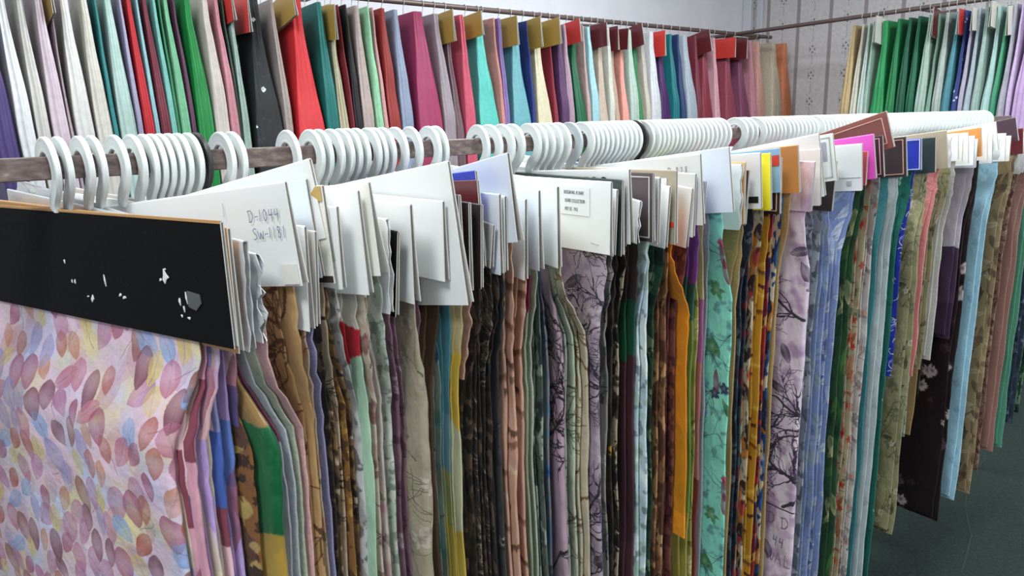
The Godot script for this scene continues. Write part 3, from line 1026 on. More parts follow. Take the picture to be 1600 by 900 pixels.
# a thin flat piece on the face of a card: corners in (z, y)
func flat_piece(called: String, pts: Array, m: Material, card: Node, lift := 0.0016):
	var st := SurfaceTool.new()
	st.begin(Mesh.PRIMITIVE_TRIANGLES)
	st.set_smooth_group(-1)
	var ctr := Vector2.ZERO
	for p in pts:
		ctr += Vector2(p[0], p[1]) / pts.size()
	for i in pts.size():
		var a := Vector2(pts[i][0], pts[i][1])
		var b := Vector2(pts[(i + 1) % pts.size()][0], pts[(i + 1) % pts.size()][1])
		for v in [Vector3(-lift - 0.0003, ctr.y, ctr.x), Vector3(-lift, a.y, a.x), Vector3(-lift, b.y, b.x)]:
			st.add_vertex(v)
		quad(st, Vector3(-lift, a.y, a.x), Vector3(-lift + 0.001, a.y, a.x), Vector3(-lift + 0.001, b.y, b.x), Vector3(-lift, b.y, b.x))
	st.generate_normals()
	part(called, st.commit(), m, card)

func rect_piece(called: String, z0: float, z1: float, y0: float, y1: float, m: Material, card: Node, lift := 0.0016):
	flat_piece(called, [[z0, y0], [z1, y0], [z1, y1], [z0, y1]], m, card, lift)

func border(card: Node, lf: float, h: float, inset: float, m: Material):
	var w := 0.0016
	rect_piece("border_line", lf - 0.16, lf - inset, -inset, -inset - w, m, card)
	rect_piece("border_line", lf - inset - w, lf - inset, -inset - w, -h + inset, m, card)
	rect_piece("border_line", lf - 0.16, lf - inset, -h + inset, -h + inset + w, m, card)

func card_details(key: String, kind: String, card: Node, lf: float, h: float):
	var ink := Color(0.13, 0.15, 0.42)
	var white := mat(Color(0.86, 0.86, 0.85), 0.7)
	match key:
		"d1044":
			handwriting("D-1044", lf - 0.058, -0.036, 0.0115, 0.0085, 0.0007, ink, card)
			handwriting("SW-1181", lf - 0.056, -0.054, 0.0115, 0.0078, 0.0007, ink, card)
			handwriting("1", lf - 0.098, -0.028, 0.014, 0.01, 0.0005, ink, card)
			rect_piece("tape", lf - 0.024, lf - 0.002, -h + 0.022, -h + 0.002, mat(Color(0.84, 0.83, 0.79), 0.3), card)
		"d828":
			handwriting("D-828", lf - 0.066, -0.028, 0.0105, 0.0095, 0.0008, Color(0.15, 0.15, 0.17), card)
		"design":
			rect_piece("sticker", lf - 0.095, lf - 0.038, -0.011, -0.051, mat(Color(0.87, 0.88, 0.87), 0.5), card)
			var dk := Color(0.12, 0.13, 0.15)
			print_text("DESIGN NO. # 26481", lf - 0.088, -0.0185, 0.0052, 0.62, dk, card)
			print_text("SOVIE COLLECTION", lf - 0.086, -0.0305, 0.0052, 0.66, dk, card)
			print_text("REF: SC - 912", lf - 0.086, -0.0425, 0.0052, 0.66, dk, card)
			part("staple", tube_mesh([Vector3(0.001, -h + 0.014, lf - 0.034), Vector3(-0.0022, -h + 0.0142, lf - 0.0335), Vector3(-0.0024, -h + 0.0125, lf - 0.02), Vector3(0.001, -h + 0.0122, lf - 0.0195)], 0.0004, 6), mat(Color(0.7, 0.7, 0.72), 0.3), card)
		"letters":
			print_text("VIOS", lf - 0.125, -0.024, 0.026, 1.0, Color(0.08, 0.08, 0.08), card, true)
		"goldtop":
			rect_piece("gold_label", lf - 0.03, lf - 0.001, -0.001, -0.016, mat(Color("b89a55"), 0.4), card)
			rect_piece("dark_strip", lf - 0.04, lf - 0.001, -h + 0.008, -h + 0.001, mat(Color(0.2, 0.17, 0.15), 0.5), card)
		"w1188":
			rect_piece("black_label", lf - 0.026, lf - 0.004, -h + 0.021, -h + 0.01, mat(Color(0.07, 0.08, 0.07), 0.5), card)
		"frame":
			rect_piece("white_label", lf - 0.04, lf - 0.018, -0.012, -h + 0.03, white, card)
			rect_piece("red_mark", lf - 0.012, lf - 0.002, -h + 0.034, -h + 0.026, mat(Color("c8452f"), 0.5), card)
		"lb1218":
			rect_piece("red_label", lf - 0.03, lf, -0.012, -0.03, mat(Color("b8323a"), 0.5), card)
		"bluered":
			rect_piece("red_patch", lf - 0.02, lf - 0.01, -0.014, -0.035, mat(Color("b0445a"), 0.5), card)
			rect_piece("navy_patch", lf - 0.01, lf - 0.002, -0.014, -0.04, mat(Color("28335e"), 0.5), card)
			rect_piece("white_strip", lf - 0.03, lf - 0.002, -0.007, -0.012, white, card)
		"sq":
			rect_piece("label_line", lf - 0.045, lf - 0.002, -h + 0.027, -h + 0.026, mat(Color(0.6, 0.62, 0.62), 0.6), card)
			rect_piece("small_print", lf - 0.03, lf - 0.02, -h + 0.02, -h + 0.01, mat(Color(0.66, 0.67, 0.67), 0.6), card)
		"f1300":
			border(card, lf, h, 0.006, mat(Color(0.62, 0.66, 0.6), 0.6))
			rect_piece("printed_patch", lf - 0.03, lf - 0.014, -0.014, -0.05, mat(Color("9a9aa6"), 0.6), card)
		"blue1440":
			border(card, lf, h, 0.002, white)
		"black":
			var grey := mat(Color(0.3, 0.31, 0.31), 0.35)
			for c in [[0.092, 0.06, 0.0085, 0.012, 7], [0.1, 0.0635, 0.003, 0.004, 5], [0.0905, 0.052, 0.0015, 0.003, 5], [0.062, 0.078, 0.0025, 0.011, 6], [0.0735, 0.083, 0.0022, 0.009, 6], [0.068, 0.09, 0.002, 0.006, 5], [0.073, 0.098, 0.002, 0.003, 5], [0.062, 0.099, 0.005, 0.0022, 5], [0.2, 0.073, 0.0022, 0.011, 6], [0.175, 0.087, 0.004, 0.004, 5], [0.168, 0.089, 0.005, 0.0045, 5], [0.23, 0.097, 0.004, 0.008, 6], [0.238, 0.095, 0.0025, 0.0025, 5], [0.26, 0.08, 0.003, 0.004, 5], [0.266, 0.08, 0.002, 0.003, 5], [0.275, 0.058, 0.002, 0.004, 5]]:
				var p := []
				for k in c[4]:
					var a: float = TAU * k / c[4]
					var rr: float = 0.5 + 0.22 * sin(k * 2.4 + c[0] * 90.0)
					p.append([lf - c[0] + cos(a) * c[2] * rr, -c[1] - sin(a) * c[3] * rr])
				flat_piece("paper_chip", p, white, card, 0.0018)
			flat_piece("torn_patch", [[lf - 0.06, -0.071], [lf - 0.041, -0.073], [lf - 0.04, -0.082], [lf - 0.049, -0.09], [lf - 0.06, -0.087]], grey, card, 0.0017)
			rect_piece("tan_spine", -0.2, lf, 0.0008, -0.0022, mat(Color("b98c58"), 0.6), card, 0.0006)
	if kind in ["outline", "brown", "brownline"]:
		border(card, lf, h, 0.0055 if kind != "brown" else 0.011, mat(Color("d8a99c") if kind != "brownline" else Color("c9c3bb"), 0.6))

# ------------------------------------------------------------------ wall rails
func build_wall_rods():
	var steel := mat(Color("6a5a55"), 0.4)
	steel.metallic = 0.3
	for side in [false, true]:
		var t := thing("wall_rail", "thin brown metal rail on brackets along the patterned side wall" if side else "thin brown metal rail on brackets along the plain back wall", "clothes rail", Vector3(SIDE_ROD_X, ROD_Y, 0) if side else Vector3(0, ROD_Y, BACK_ROD_Z))
		if side:
			part("rod", tube_mesh([Vector3(0, 0, -2.3), Vector3(0, 0, 1.6)], 0.0125, 14), steel, t)
			for z in [-2.2, -0.9, 0.4, 1.5]:
				part("bracket", tube_mesh([Vector3(0, -0.004, z), Vector3(0.3, -0.004, z), Vector3(0.53, 0.03, z)], 0.008, 8), steel, t)
		else:
			part("rod", tube_mesh([Vector3(-2.4, 0, 0), Vector3(4.9, 0, 0)], 0.0125, 14), steel, t)
			for x in [-2.2, -0.4, 1.4, 3.2, 4.8]:
				part("bracket", tube_mesh([Vector3(x, -0.004, 0), Vector3(x, -0.004, -0.14), Vector3(x, 0.02, -0.28)], 0.008, 8), steel, t)

func wire_hook() -> ArrayMesh:
	if hook_meshes.has("wire"):
		return hook_meshes["wire"]
	var pts := []
	for i in 15:
		var a := deg_to_rad(lerpf(200.0, -60.0, i / 14.0))
		pts.append(Vector3(0, -0.001 + sin(a) * 0.0155, cos(a) * 0.0155))
	pts.append(Vector3(0, -0.03, 0.001))
	pts.append(Vector3(0, -0.075, 0))
	hook_meshes["wire"] = tube_mesh(pts, 0.0022, 6)
	return hook_meshes["wire"]

func wall_row(list: Array, side: bool):
	var dots := mat(Color(1, 1, 1), 0.7, tex_of(print_image(["dots", "15191c", ["d8d8d4", "15191c", "15191c"], 0.3, 0.6, 0.5], 301)))
	dots.uv1_scale = Vector3(3.2, 1.6, 1)
	var dots2 := mat(Color(1, 1, 1), 0.7, tex_of(print_image(["dots", "2f3c74", ["d8d8e4", "2f3c74"], 0.3, 0.6, 0.5], 302)))
	dots2.uv1_scale = Vector3(5, 2.5, 1)
	var wire := mat(Color(0.72, 0.72, 0.72), 0.35)
	var rng := RandomNumberGenerator.new()
	rng.seed = 77
	var i := 0
	for g in list:
		var s: float = g[0]
		var t: float = g[5]
		var sd: float = fmod(i * 2.399, 6.28)
		var at := Vector3(SIDE_ROD_X, ROD_Y, s) if side else Vector3(s, ROD_Y, BACK_ROD_Z)
		var root := thing("hanging_fabric", g[4], "fabric", at)
		if side:
			root.basis = Basis(Vector3(0, 0, 1), Vector3.UP, Vector3(-1, 0, 0))
		var row_slope := 0.1 * wob.get_noise_1d(s * 1.3)
		part("hook", wire_hook(), wire, root, Transform3D(Basis(), Vector3(-t * 0.5 - row_slope * 0.19, 0, 0)))
		var fm: StandardMaterial3D
		if g[3].contains("motifs"):
			fm = dots2 if side else dots
		else:
			fm = mat(Color(g[1]).darkened(0.1), 0.6, plain_weave)
			fm.uv1_scale = Vector3(4, 2, 1)
		var card_h := 0.0
		if g[2] != "":
			card_h = rng.randf_range(0.11, 0.15)
			var tilt := rng.randf_range(-0.1, 0.18)
			var yw := row_slope
			var b := Basis(Vector3.UP, yw) * Basis(Vector3.RIGHT, -tilt)
			part("header_card", card_mesh(rng.randf_range(0.18, 0.22), 0.16, card_h, minf(t * 0.7, 0.012), card_mats[g[2]], 0.0, sd), null, root, Transform3D(b, Vector3(-t * 0.85 - row_slope * 0.19, -0.055, 0)))
		var d := {
			"s0": -t * 0.5 - row_slope * 0.19, "slope": row_slope, "slope_b": row_slope, "card_t": 0.004, "card_bottom": -0.08 - card_h * 0.8,
			"zc": rng.randf_range(0.12, 0.15), "xf": -t * 0.5, "zf": rng.randf_range(0.18, 0.2), "t": t * 0.95, "top": -0.06, "bottom": -rng.randf_range(1.15, 1.35),
			"zb": -0.18, "rows": 40, "amp": 0.0015, "wl": 0.3, "pitch": 0.0, "lay": 0.4, "arc": 14, "taper": 0.5, "pleat": minf(0.006, t * 0.22), "blend": -0.08 - card_h * 0.8, "seed": s * 2.0, "shift": sd, "world_x": s, "fold": 0.6, "ripple": 0.0015, "fixed_v": false,
		}
		part("cloth", cloth_mesh(d), fm, root)
		i += 1

const SAMPLES = [
	[0.0979,0.1967,-0.061,0.25,0.1228,0.0046,"black","white","black","fabric sample with black dimpled card with white chips over pastel watercolour leaf print cloth","",[["leaf",0.1399,0.172,0.009,-1.208]],0.3,-0.193,[0.355]],
	[0.1104,0.2022,-0.0676,0.25,0.1226,0.006,"tan","white","tan_edge","fabric sample with narrow tan-topped card over pink and cobalt block print cloth","",[["block1",0.1507,0.174,0.0048,-1.212],["block1",0.1574,0.185,0.0048,-1.224],["block2",0.1646,0.174,0.0039,-1.212],["block2",0.17,0.185,0.0039,-1.224]],0.2,-0.193,[0.354,0.353,0.352,0.351]],
	[0.1306,0.2154,-0.0812,0.25,0.1111,0.007,"pouch","white","pouch","fabric sample with grey plastic-sleeved card over pink and cobalt block print cloth","",[["block1",0.1772,0.174,0.0043,-1.204],["block1",0.1833,0.185,0.0043,-1.216],["block2",0.1904,0.174,0.004,-1.204],["block2",0.1961,0.185,0.004,-1.216],["block1",0.2012,0.174,0.0025,-1.196],["block1",0.2047,0.185,0.0025,-1.208]],0.2,-0.193,[0.35,0.349,0.348,0.347,0.346,0.346]],
	[0.1431,0.2288,-0.0965,0.25,0.0908,0.009,"pouch2","white","crumple","fabric sample with crumpled clear plastic sleeve over emerald green satin cloth","",[["goldbrown",0.2078,0.1943,0.0014,-1.212],["goldbrown",0.2098,0.2053,0.0014,-1.224],["green",0.2283,0.223,0.012,-1.224],["plum",0.2369,0.202,0.0022,-1.212],["plum",0.2399,0.213,0.0022,-1.224],["palegrey",0.2441,0.202,0.0026,-1.204],["palegrey",0.2478,0.213,0.0026,-1.216],["sage",0.2523,0.202,0.0026,-1.196],["sage",0.256,0.213,0.0026,-1.208],["pink",0.2604,0.202,0.0025,-1.212],["pink",0.2638,0.213,0.0025,-1.224]],0.2,-0.192,[0.346,0.345,0.344,0.343,0.343,0.343,0.343,0.342,0.342,0.342,0.341]],
	[0.1657,0.2606,-0.0288,0.25,0.1028,0.009,"white","white","d1044","fabric sample with white card handwritten D-1044 over tan leaf line print cloth","",[["tanleaf",0.2696,0.207,0.0037,-1.196],["tanleaf",0.2747,0.218,0.0037,-1.208]],0.2,-0.191,[0.341,0.34]],
	[0.1836,0.276,-0.074,0.25,0.1099,0.008,"white","white","low_white","fabric sample with low-hanging white card over orange floral cloth","",[["orangefloral",0.2794,0.197,0.0022,-1.22],["orangefloral",0.2824,0.208,0.0022,-1.232]],0.2,-0.19,[0.339,0.339]],
	[0.1965,0.2861,-0.0802,0.25,0.1002,0.0045,"stone","white","stone","fabric sample with stone-grey card over lavender cloth","",[["lavender",0.287,0.197,0.0028,-1.212],["lavender",0.2909,0.208,0.0028,-1.224]],0.196,-0.189,[0.338,0.337]],
	[0.2055,0.2916,-0.0293,0.2272,0.1024,0.0045,"bluewhite","white","bluish","fabric sample with glossy bluish-white card over dark brown cloth","",[["darkbrown",0.2955,0.192,0.0026,-1.22],["darkbrown",0.2991,0.203,0.0026,-1.232]],0.196,-0.188,[0.337,0.336]],
	[0.2146,0.2971,-0.0091,0.2271,0.0823,0.0045,"white","white","rise","fabric sample with white card rising past the rail over dark brown scroll print cloth","",[["brownprint",0.3025,0.192,0.0017,-1.212],["brownprint",0.3049,0.203,0.0017,-1.224],["brownprint2",0.3081,0.192,0.002,-1.22],["brownprint2",0.3109,0.203,0.002,-1.232]],0.2,-0.188,[0.335,0.335,0.334,0.333]],
	[0.2246,0.3026,-0.036,0.2397,0.1016,0.0075,"cream","white","goldtop","fabric sample with cream card with gold top strip over brown and cream print cloth","",[["goldline",0.3146,0.197,0.0023,-1.212],["goldline",0.3178,0.208,0.0023,-1.224],["brownprint",0.3228,0.192,0.0032,-1.212],["brownprint",0.3273,0.203,0.0032,-1.224]],0.2,-0.187,[0.333,0.332,0.33,0.329]],
	[0.2347,0.3117,-0.0576,0.25,0.0869,0.006,"white","white","small","fabric sample with small white card over silver grey satin cloth","",[["silver",0.3308,0.2011,0.0014,-1.188],["silver",0.3328,0.2121,0.0014,-1.2]],0.093,-0.188,[0.327,0.326]],
	[0.2464,0.3366,-0.0434,0.25,0.1109,0.008,"white","white","w559","fabric sample with broad white card with green lining over cream floral cloth","",[["mint",0.3357,0.214,0.0018,-1.188],["mint",0.3383,0.225,0.0018,-1.2],["creamfloral",0.3429,0.209,0.0031,-1.212],["creamfloral",0.3473,0.22,0.0031,-1.224]],0.044,-0.189,[0.325,0.323,0.32,0.317]],
	[0.256,0.3498,-0.0358,0.25,0.0998,0.0159,"cream","black","curl","fabric sample with white card curled open at its end over grey-green cloth","",[["pinkfloral",0.3527,0.209,0.0031,-1.204],["pinkfloral",0.357,0.22,0.0031,-1.216],["greysage",0.3634,0.209,0.004,-1.204],["greysage",0.369,0.22,0.004,-1.216]],0.044,-0.19,[0.312,0.307,0.299,0.29]],
	[0.2843,0.3692,-0.0767,0.25,0.1069,0.008,"pouch3","white","soft","fabric sample with creased white sleeve over mauve floral cloth","",[["mauvefloral",0.3761,0.204,0.0041,-1.196],["mauvefloral",0.3818,0.215,0.0041,-1.208]],0.2,-0.192,[0.277,0.266]],
	[0.2984,0.3806,-0.0919,0.25,0.0983,0.006,"black","white","thinblack","fabric sample with thin black card over mauve floral cloth","",[["mauvefloral",0.3874,0.199,0.0028,-1.188],["mauvefloral",0.3914,0.21,0.0028,-1.2]],0.2,-0.192,[0.253,0.244]],
	[0.371,0.398,-0.0636,0.25,0.1131,0.01,"white","white","w641","fabric sample with white card shaded by its neighbour over beige floral satin cloth","",[["beigefloral",0.4047,0.24,0.012,-1.2]],0.2,-0.193,[0.209]],
	[0.4032,0.4407,-0.0638,0.25,0.0937,0.008,"white","white","w692","hanging fabric sample with clean broad white card","",[["mauvefloral",0.4304,0.17,0.004,-0.768]],0.2,-0.194,[0.149]],
	[0.416,0.4504,-0.0194,0.25,0.1657,0.01,"white","white","big19","fabric sample with large white card tilted up over brown cloth","",[["brown",0.4382,0.179,0.0048,-1.22],["brown",0.4449,0.19,0.0048,-1.232]],0.2,-0.195,[0.136,0.127]],
	[0.4329,0.463,-0.0585,0.25,0.1033,0.006,"dark","white","dk716","fabric sample with dark brown card with grey edge over yellow cloth","",[["tealfloral",0.4493,0.1888,0.0014,-1.196],["tealfloral",0.4513,0.1998,0.0014,-1.208],["tealyellow",0.4538,0.2029,0.0014,-1.22],["tealyellow",0.4558,0.2139,0.0014,-1.232],["yellow",0.46,0.214,0.0029,-1.212],["yellow",0.4641,0.225,0.0029,-1.224]],0.2,-0.195,[0.121,0.119,0.116,0.114,0.11,0.105]],
	[0.4473,0.4769,-0.0685,0.25,0.1085,0.006,"dark","white","dk733","fabric sample with slim dark brown card over short peach cloth","",[["peach",0.4699,0.209,0.0036,-0.281],["peach",0.4749,0.22,0.0036,-0.293]],0.2,-0.195,[0.099,0.094]],
	[0.4589,0.4944,-0.0724,0.25,0.1036,0.0045,"dark","white","dk752","fabric sample with dark chocolate card with wide face over brown-black cloth","",[["brownblack",0.4819,0.204,0.0043,-1.22],["brownblack",0.488,0.215,0.0043,-1.232]],0.2,-0.195,[0.086,0.079]],
	[0.4718,0.4999,-0.0447,0.2369,0.1063,0.0045,"maroon","white","maroon","fabric sample with glossy maroon card over near-black floral cloth","",[["brownblack2",0.4934,0.204,0.0026,-1.188],["brownblack2",0.497,0.215,0.0026,-1.2]],0.2,-0.193,[0.072,0.067]],
	[0.4899,0.5054,-0.034,0.2263,0.1114,0.0048,"royal","white","royal","fabric sample with royal blue card over brown-black cloth","",[["brownblack",0.5012,0.204,0.0023,-1.22],["brownblack",0.5044,0.215,0.0023,-1.232]],0.2,-0.19,[0.062,0.057]],
	[0.5001,0.5112,-0.0985,0.25,0.0551,0.006,"grey","white","grey770","fabric sample with short grey card over near-black floral cloth","",[["brownblack2",0.5084,0.204,0.0023,-1.212],["brownblack2",0.5117,0.215,0.0023,-1.224]],0.2,-0.188,[0.052,0.047]],
	[0.5136,0.5217,-0.0626,0.25,0.0998,0.006,"bluewhite","white","blue780","fabric sample with bluish card over brown-black cloth","",[["brownblack",0.5161,0.204,0.0027,-1.22],["brownblack",0.5199,0.215,0.0027,-1.232]],0.2,-0.186,[0.04,0.035]],
	[0.5348,0.5304,-0.0656,0.25,0.0943,0.0051,"white","white","grey788","fabric sample with narrow white card over charcoal floral cloth","",[["charfloral",0.5291,0.204,0.0048,-1.196],["charfloral",0.5358,0.215,0.0048,-1.208]],0.2,-0.184,[0.019,0.008]],
	[0.5599,0.5366,-0.0142,0.25,0.1078,0.011,"bluewhite","white","big28","fabric sample with large bluish-white card tilted up over peach birch-bark print cloth","",[["birch",0.5476,0.214,0.0048,-1.22],["birch",0.5543,0.225,0.0048,-1.232]],0.2,-0.181,[-0.015,-0.028]],
	[0.5926,0.5626,-0.0722,0.25,0.1043,0.006,"white","white","w822","fabric sample with white card edge above bright blue cloth over peach birch-bark print cloth","",[["birch",0.564,0.209,0.0048,-1.196],["birch",0.5707,0.22,0.0048,-1.208]],0.154,-0.178,[-0.049,-0.064]],
	[0.6053,0.585,-0.063,0.25,0.1038,0.009,"bluewhite","white","w842","fabric sample with bluish-white card with thick edge over sage cloth","",[["magmint",0.5784,0.204,0.0043,-1.204],["magmint",0.5843,0.215,0.0043,-1.216],["sage",0.5918,0.199,0.0043,-1.212],["sage",0.5979,0.21,0.0043,-1.224]],0.154,-0.177,[-0.082,-0.095,-0.113,-0.126]],
	[0.6857,0.6167,-0.0606,0.25,0.1075,0.007,"white","white","w870","fabric sample with white card beside the printed label card over cream line print cloth","",[["sagedark",0.6042,0.209,0.0033,-1.188],["sagedark",0.6089,0.22,0.0033,-1.2],["bluefloral",0.6198,0.199,0.0048,-1.196],["bluefloral",0.6266,0.21,0.0048,-1.208],["mauvebranch",0.6431,0.225,0.012,-1.2],["palegreen",0.6624,0.209,0.0048,-1.212],["palegreen",0.6691,0.22,0.0048,-1.224],["creamlines",0.6802,0.219,0.0048,-1.188],["creamlines",0.6869,0.23,0.0048,-1.2]],0.047,-0.176,[-0.139,-0.148,-0.167,-0.175,-0.174,-0.11,-0.082,-0.049,-0.04]],
	[0.7076,0.7166,-0.062,0.25,0.1019,0.007,"white","white","design","fabric sample with white card with DESIGN NO label over mauve blossom branch print cloth","",[["treeprint",0.6972,0.245,0.0102,-1.216]],0.047,-0.175,[-0.036]],
	[0.7341,0.7281,-0.0734,0.25,0.0947,0.005,"white","white","s963","fabric sample with narrow white card behind the label card over grey floral cloth","",[["greyfloral",0.7288,0.209,0.0048,-1.196],["greyfloral",0.7355,0.22,0.0048,-1.208]],0.168,-0.174,[-0.052,-0.058]],
	[0.7558,0.7398,-0.061,0.25,0.108,0.007,"dkgreen","white","dkgreen","hanging fabric sample with dark green card","",[["mauvefloral",0.7456,0.17,0.004,-0.81]],0.2,-0.174,[-0.066]],
	[0.7922,0.7529,-0.0469,0.25,0.106,0.009,"white","white","letters","fabric sample with white card with bold black letters over yellow and black cloth","",[["yellowblack",0.7469,0.204,0.0048,-1.22],["yellowblack",0.7537,0.215,0.0048,-1.232],["darkcream",0.7607,0.204,0.0037,-1.188],["darkcream",0.7659,0.215,0.0037,-1.2]],0.107,-0.173,[-0.067,-0.072,-0.076,-0.079]],
	[0.8065,0.7777,-0.0936,0.25,0.0635,0.006,"pouch3","white","crump2","fabric sample with small creased white sleeve over green and maroon cloth","",[["greenmaroon",0.7904,0.209,0.0048,-1.188],["greenmaroon",0.7971,0.22,0.0048,-1.2]],0.107,-0.174,[-0.086,-0.086]],
	[0.8226,0.805,-0.0555,0.25,0.1013,0.006,"brownline","white","brownline","fabric sample with dark brown card with pale border line over pale blue cloth","",[["paleblue",0.8053,0.224,0.0047,-1.204],["paleblue",0.8119,0.235,0.0047,-1.216]],0.2,-0.175,[-0.085,-0.085]],
	[0.8404,0.8194,-0.0629,0.25,0.0994,0.005,"white","white","w1032","hanging fabric sample with slim white card","",[["brown",0.8267,0.17,0.004,-0.848]],0.2,-0.176,[-0.084]],
	[0.86,0.8432,-0.0777,0.25,0.0948,0.006,"white","white","w1046","fabric sample with short white card with label lines over dark green cloth","",[["dkgreenf",0.8418,0.204,0.0048,-1.212],["dkgreenf",0.8485,0.215,0.0048,-1.224]],0.2,-0.177,[-0.086,-0.087]],
	[0.8879,0.8575,-0.0551,0.25,0.1119,0.006,"taupe","clear","frame","fabric sample with taupe card with red mark over bright orange cloth","",[["terracotta",0.8685,0.209,0.0048,-1.212],["terracotta",0.8753,0.22,0.0048,-1.224],["orange",0.9043,0.2428,0.0036,-0.69]],0.2,-0.178,[-0.09,-0.091,-0.09]],
	[0.9182,0.8971,-0.0846,0.25,0.0946,0.0058,"white","white","w1082","fabric sample with plain white card with grey shade over maroon cloth","",[["maroonf",0.8923,0.209,0.0048,-1.196],["maroonf",0.899,0.22,0.0048,-1.208]],0.2,-0.178,[-0.091,-0.091]],
	[0.9302,0.9042,-0.0628,0.25,0.099,0.005,"white","white","w1086","hanging fabric sample with white card behind plain white card","",[["olivefloral",0.913,0.17,0.004,-0.862]],0.2,-0.179,[-0.087]],
	[0.9424,0.9141,-0.0334,0.25,0.1096,0.006,"white","white","d828","hanging fabric sample with white card handwritten D-828","",[["tanplain",0.9236,0.17,0.004,-0.808]],0.2,-0.178,[-0.082]],
	[0.9547,0.9306,-0.0763,0.25,0.0621,0.005,"bluered","white","bluered","fabric sample with blue and red printed card over violet and green cloth","",[["violetgreen",0.9466,0.204,0.0048,-1.188],["violetgreen",0.9533,0.215,0.0048,-1.2]],0.2,-0.176,[-0.066,-0.06]],
	[0.9671,0.9527,-0.0561,0.19,0.0994,0.005,"white","white","","fabric sample with hidden card hanging just behind the blue and red printed card","samples hidden behind blue and red printed card",[["charfloral",0.9581,0.13,0.004,-0.782]],0.124,-0.175,[-0.055]],
	[0.9797,0.9749,-0.0253,0.259,0.1027,0.006,"bluewhite","white","aqua","fabric sample with pale blue-white card with rounded corner over aqua floral cloth","",[["yellowgreen",0.9601,0.204,0.0035,-1.204],["yellowgreen",0.965,0.215,0.0035,-1.216],["pinkyellow",0.9726,0.204,0.0048,-1.212],["pinkyellow",0.9792,0.215,0.0048,-1.224],["greyplain",0.9928,0.199,0.0048,-1.204],["greyplain",0.9995,0.21,0.0048,-1.216],["aqua",1.0054,0.255,0.0044,-1.208]],0.124,-0.173,[-0.054,-0.049,-0.044,-0.039,-0.033,-0.031,-0.03]],
	[0.9925,0.9877,-0.0531,0.19,0.0863,0.005,"bluewhite","white","","fabric sample with hidden card hanging just behind the pale blue-white card with rounded corner","samples hidden behind pale blue-white card with rounded",[["mauvefloral",0.9901,0.13,0.004,-0.885]],0.2,-0.172,[-0.034]],
	[1.0054,1.0004,-0.061,0.19,0.0908,0.005,"bluewhite","white","","fabric sample with hidden card hanging just behind the pale blue-white card with rounded corner","samples hidden behind pale blue-white card with rounded",[["sagedark",1.0029,0.13,0.004,-0.8]],0.2,-0.171,[-0.031]],
	[1.0185,1.0132,-0.0544,0.19,0.0957,0.005,"white","white","","fabric sample with hidden card hanging just behind the pale blue-white card with rounded corner","samples hidden behind pale blue-white card with rounded",[["brown",1.0158,0.13,0.004,-0.821]],0.2,-0.169,[-0.029]],
	[1.0317,1.026,-0.0551,0.25,0.1094,0.006,"pouch3","white","g1158","hanging fabric sample with grey-white sleeve","",[["brown",1.0287,0.17,0.004,-0.797]],0.2,-0.17,[-0.028]],
	[1.0451,1.0368,-0.0526,0.25,0.1031,0.004,"orangeish","white","o1165","hanging fabric sample with card with orange top","",[["charfloral",1.0403,0.17,0.004,-0.829]],0.2,-0.17,[-0.027]],
	[1.0616,1.0489,-0.0668,0.25,0.0919,0.004,"dark","black","d1170","fabric sample with thin dark card over tan cloth","",[["tanplain",1.0503,0.219,0.0048,-1.188],["tanplain",1.057,0.23,0.0048,-1.2]],0.2,-0.17,[-0.026,-0.025]],
	[1.0802,1.0788,-0.039,0.25,0.0944,0.006,"white","white","w1188","fabric sample with white card with black bottom label over navy cloth","",[["navy",1.0803,0.209,0.0048,-1.22],["navy",1.087,0.22,0.0048,-1.232]],0.2,-0.17,[-0.019,-0.018]],
	[1.0992,1.0945,-0.0656,0.19,0.1015,0.005,"cream","white","","fabric sample with hidden card hanging just behind the white card with black bottom label","samples hidden behind white card with black bottom",[["brown",1.0969,0.13,0.004,-0.87]],0.2,-0.17,[-0.016]],
	[1.1122,1.1102,-0.0415,0.25,0.0973,0.005,"yellow","white","yellow","fabric sample with bright yellow card over teal and navy cloth","",[["tealnavy",1.1008,0.204,0.0048,-1.196],["tealnavy",1.1075,0.215,0.0048,-1.208],["multi1",1.1188,0.209,0.0048,-1.188],["multi1",1.1256,0.22,0.0048,-1.2]],0.2,-0.17,[-0.015,-0.014,-0.012,-0.011]],
	[1.1253,1.1238,-0.0543,0.19,0.1035,0.005,"cream","white","","fabric sample with hidden card hanging just behind the bright yellow card","samples hidden behind bright yellow card",[["creamfloral",1.1253,0.13,0.004,-0.801]],0.2,-0.171,[-0.011]],
	[1.1386,1.1375,-0.0341,0.25,0.0765,0.004,"skyblue","white","lb1218","hanging fabric sample with sky blue card","",[["charfloral",1.1388,0.17,0.004,-0.893]],0.2,-0.171,[-0.01]],
	[1.152,1.1452,-0.0507,0.25,0.0993,0.005,"outline","white","dkpink","fabric sample with dark card with pale outline over mustard print cloth","",[["mustard",1.1416,0.214,0.0048,-1.212],["mustard",1.1484,0.225,0.0048,-1.224],["multi2",1.1658,0.209,0.0048,-1.204],["multi2",1.1725,0.22,0.0048,-1.216]],0.2,-0.172,[-0.009,-0.008,-0.005,-0.004]],
	[1.1656,1.1627,-0.0661,0.19,0.101,0.005,"white","white","","fabric sample with hidden card hanging just behind the dark card with pale outline","samples hidden behind dark card with pale outline",[["brownprint",1.1646,0.13,0.004,-0.879]],0.2,-0.173,[-0.005]],
	[1.1793,1.1803,-0.0533,0.19,0.0908,0.005,"white","white","","fabric sample with hidden card hanging just behind the dark card with pale outline","samples hidden behind dark card with pale outline",[["creamfloral",1.181,0.13,0.004,-0.894]],0.2,-0.173,[-0.002]],
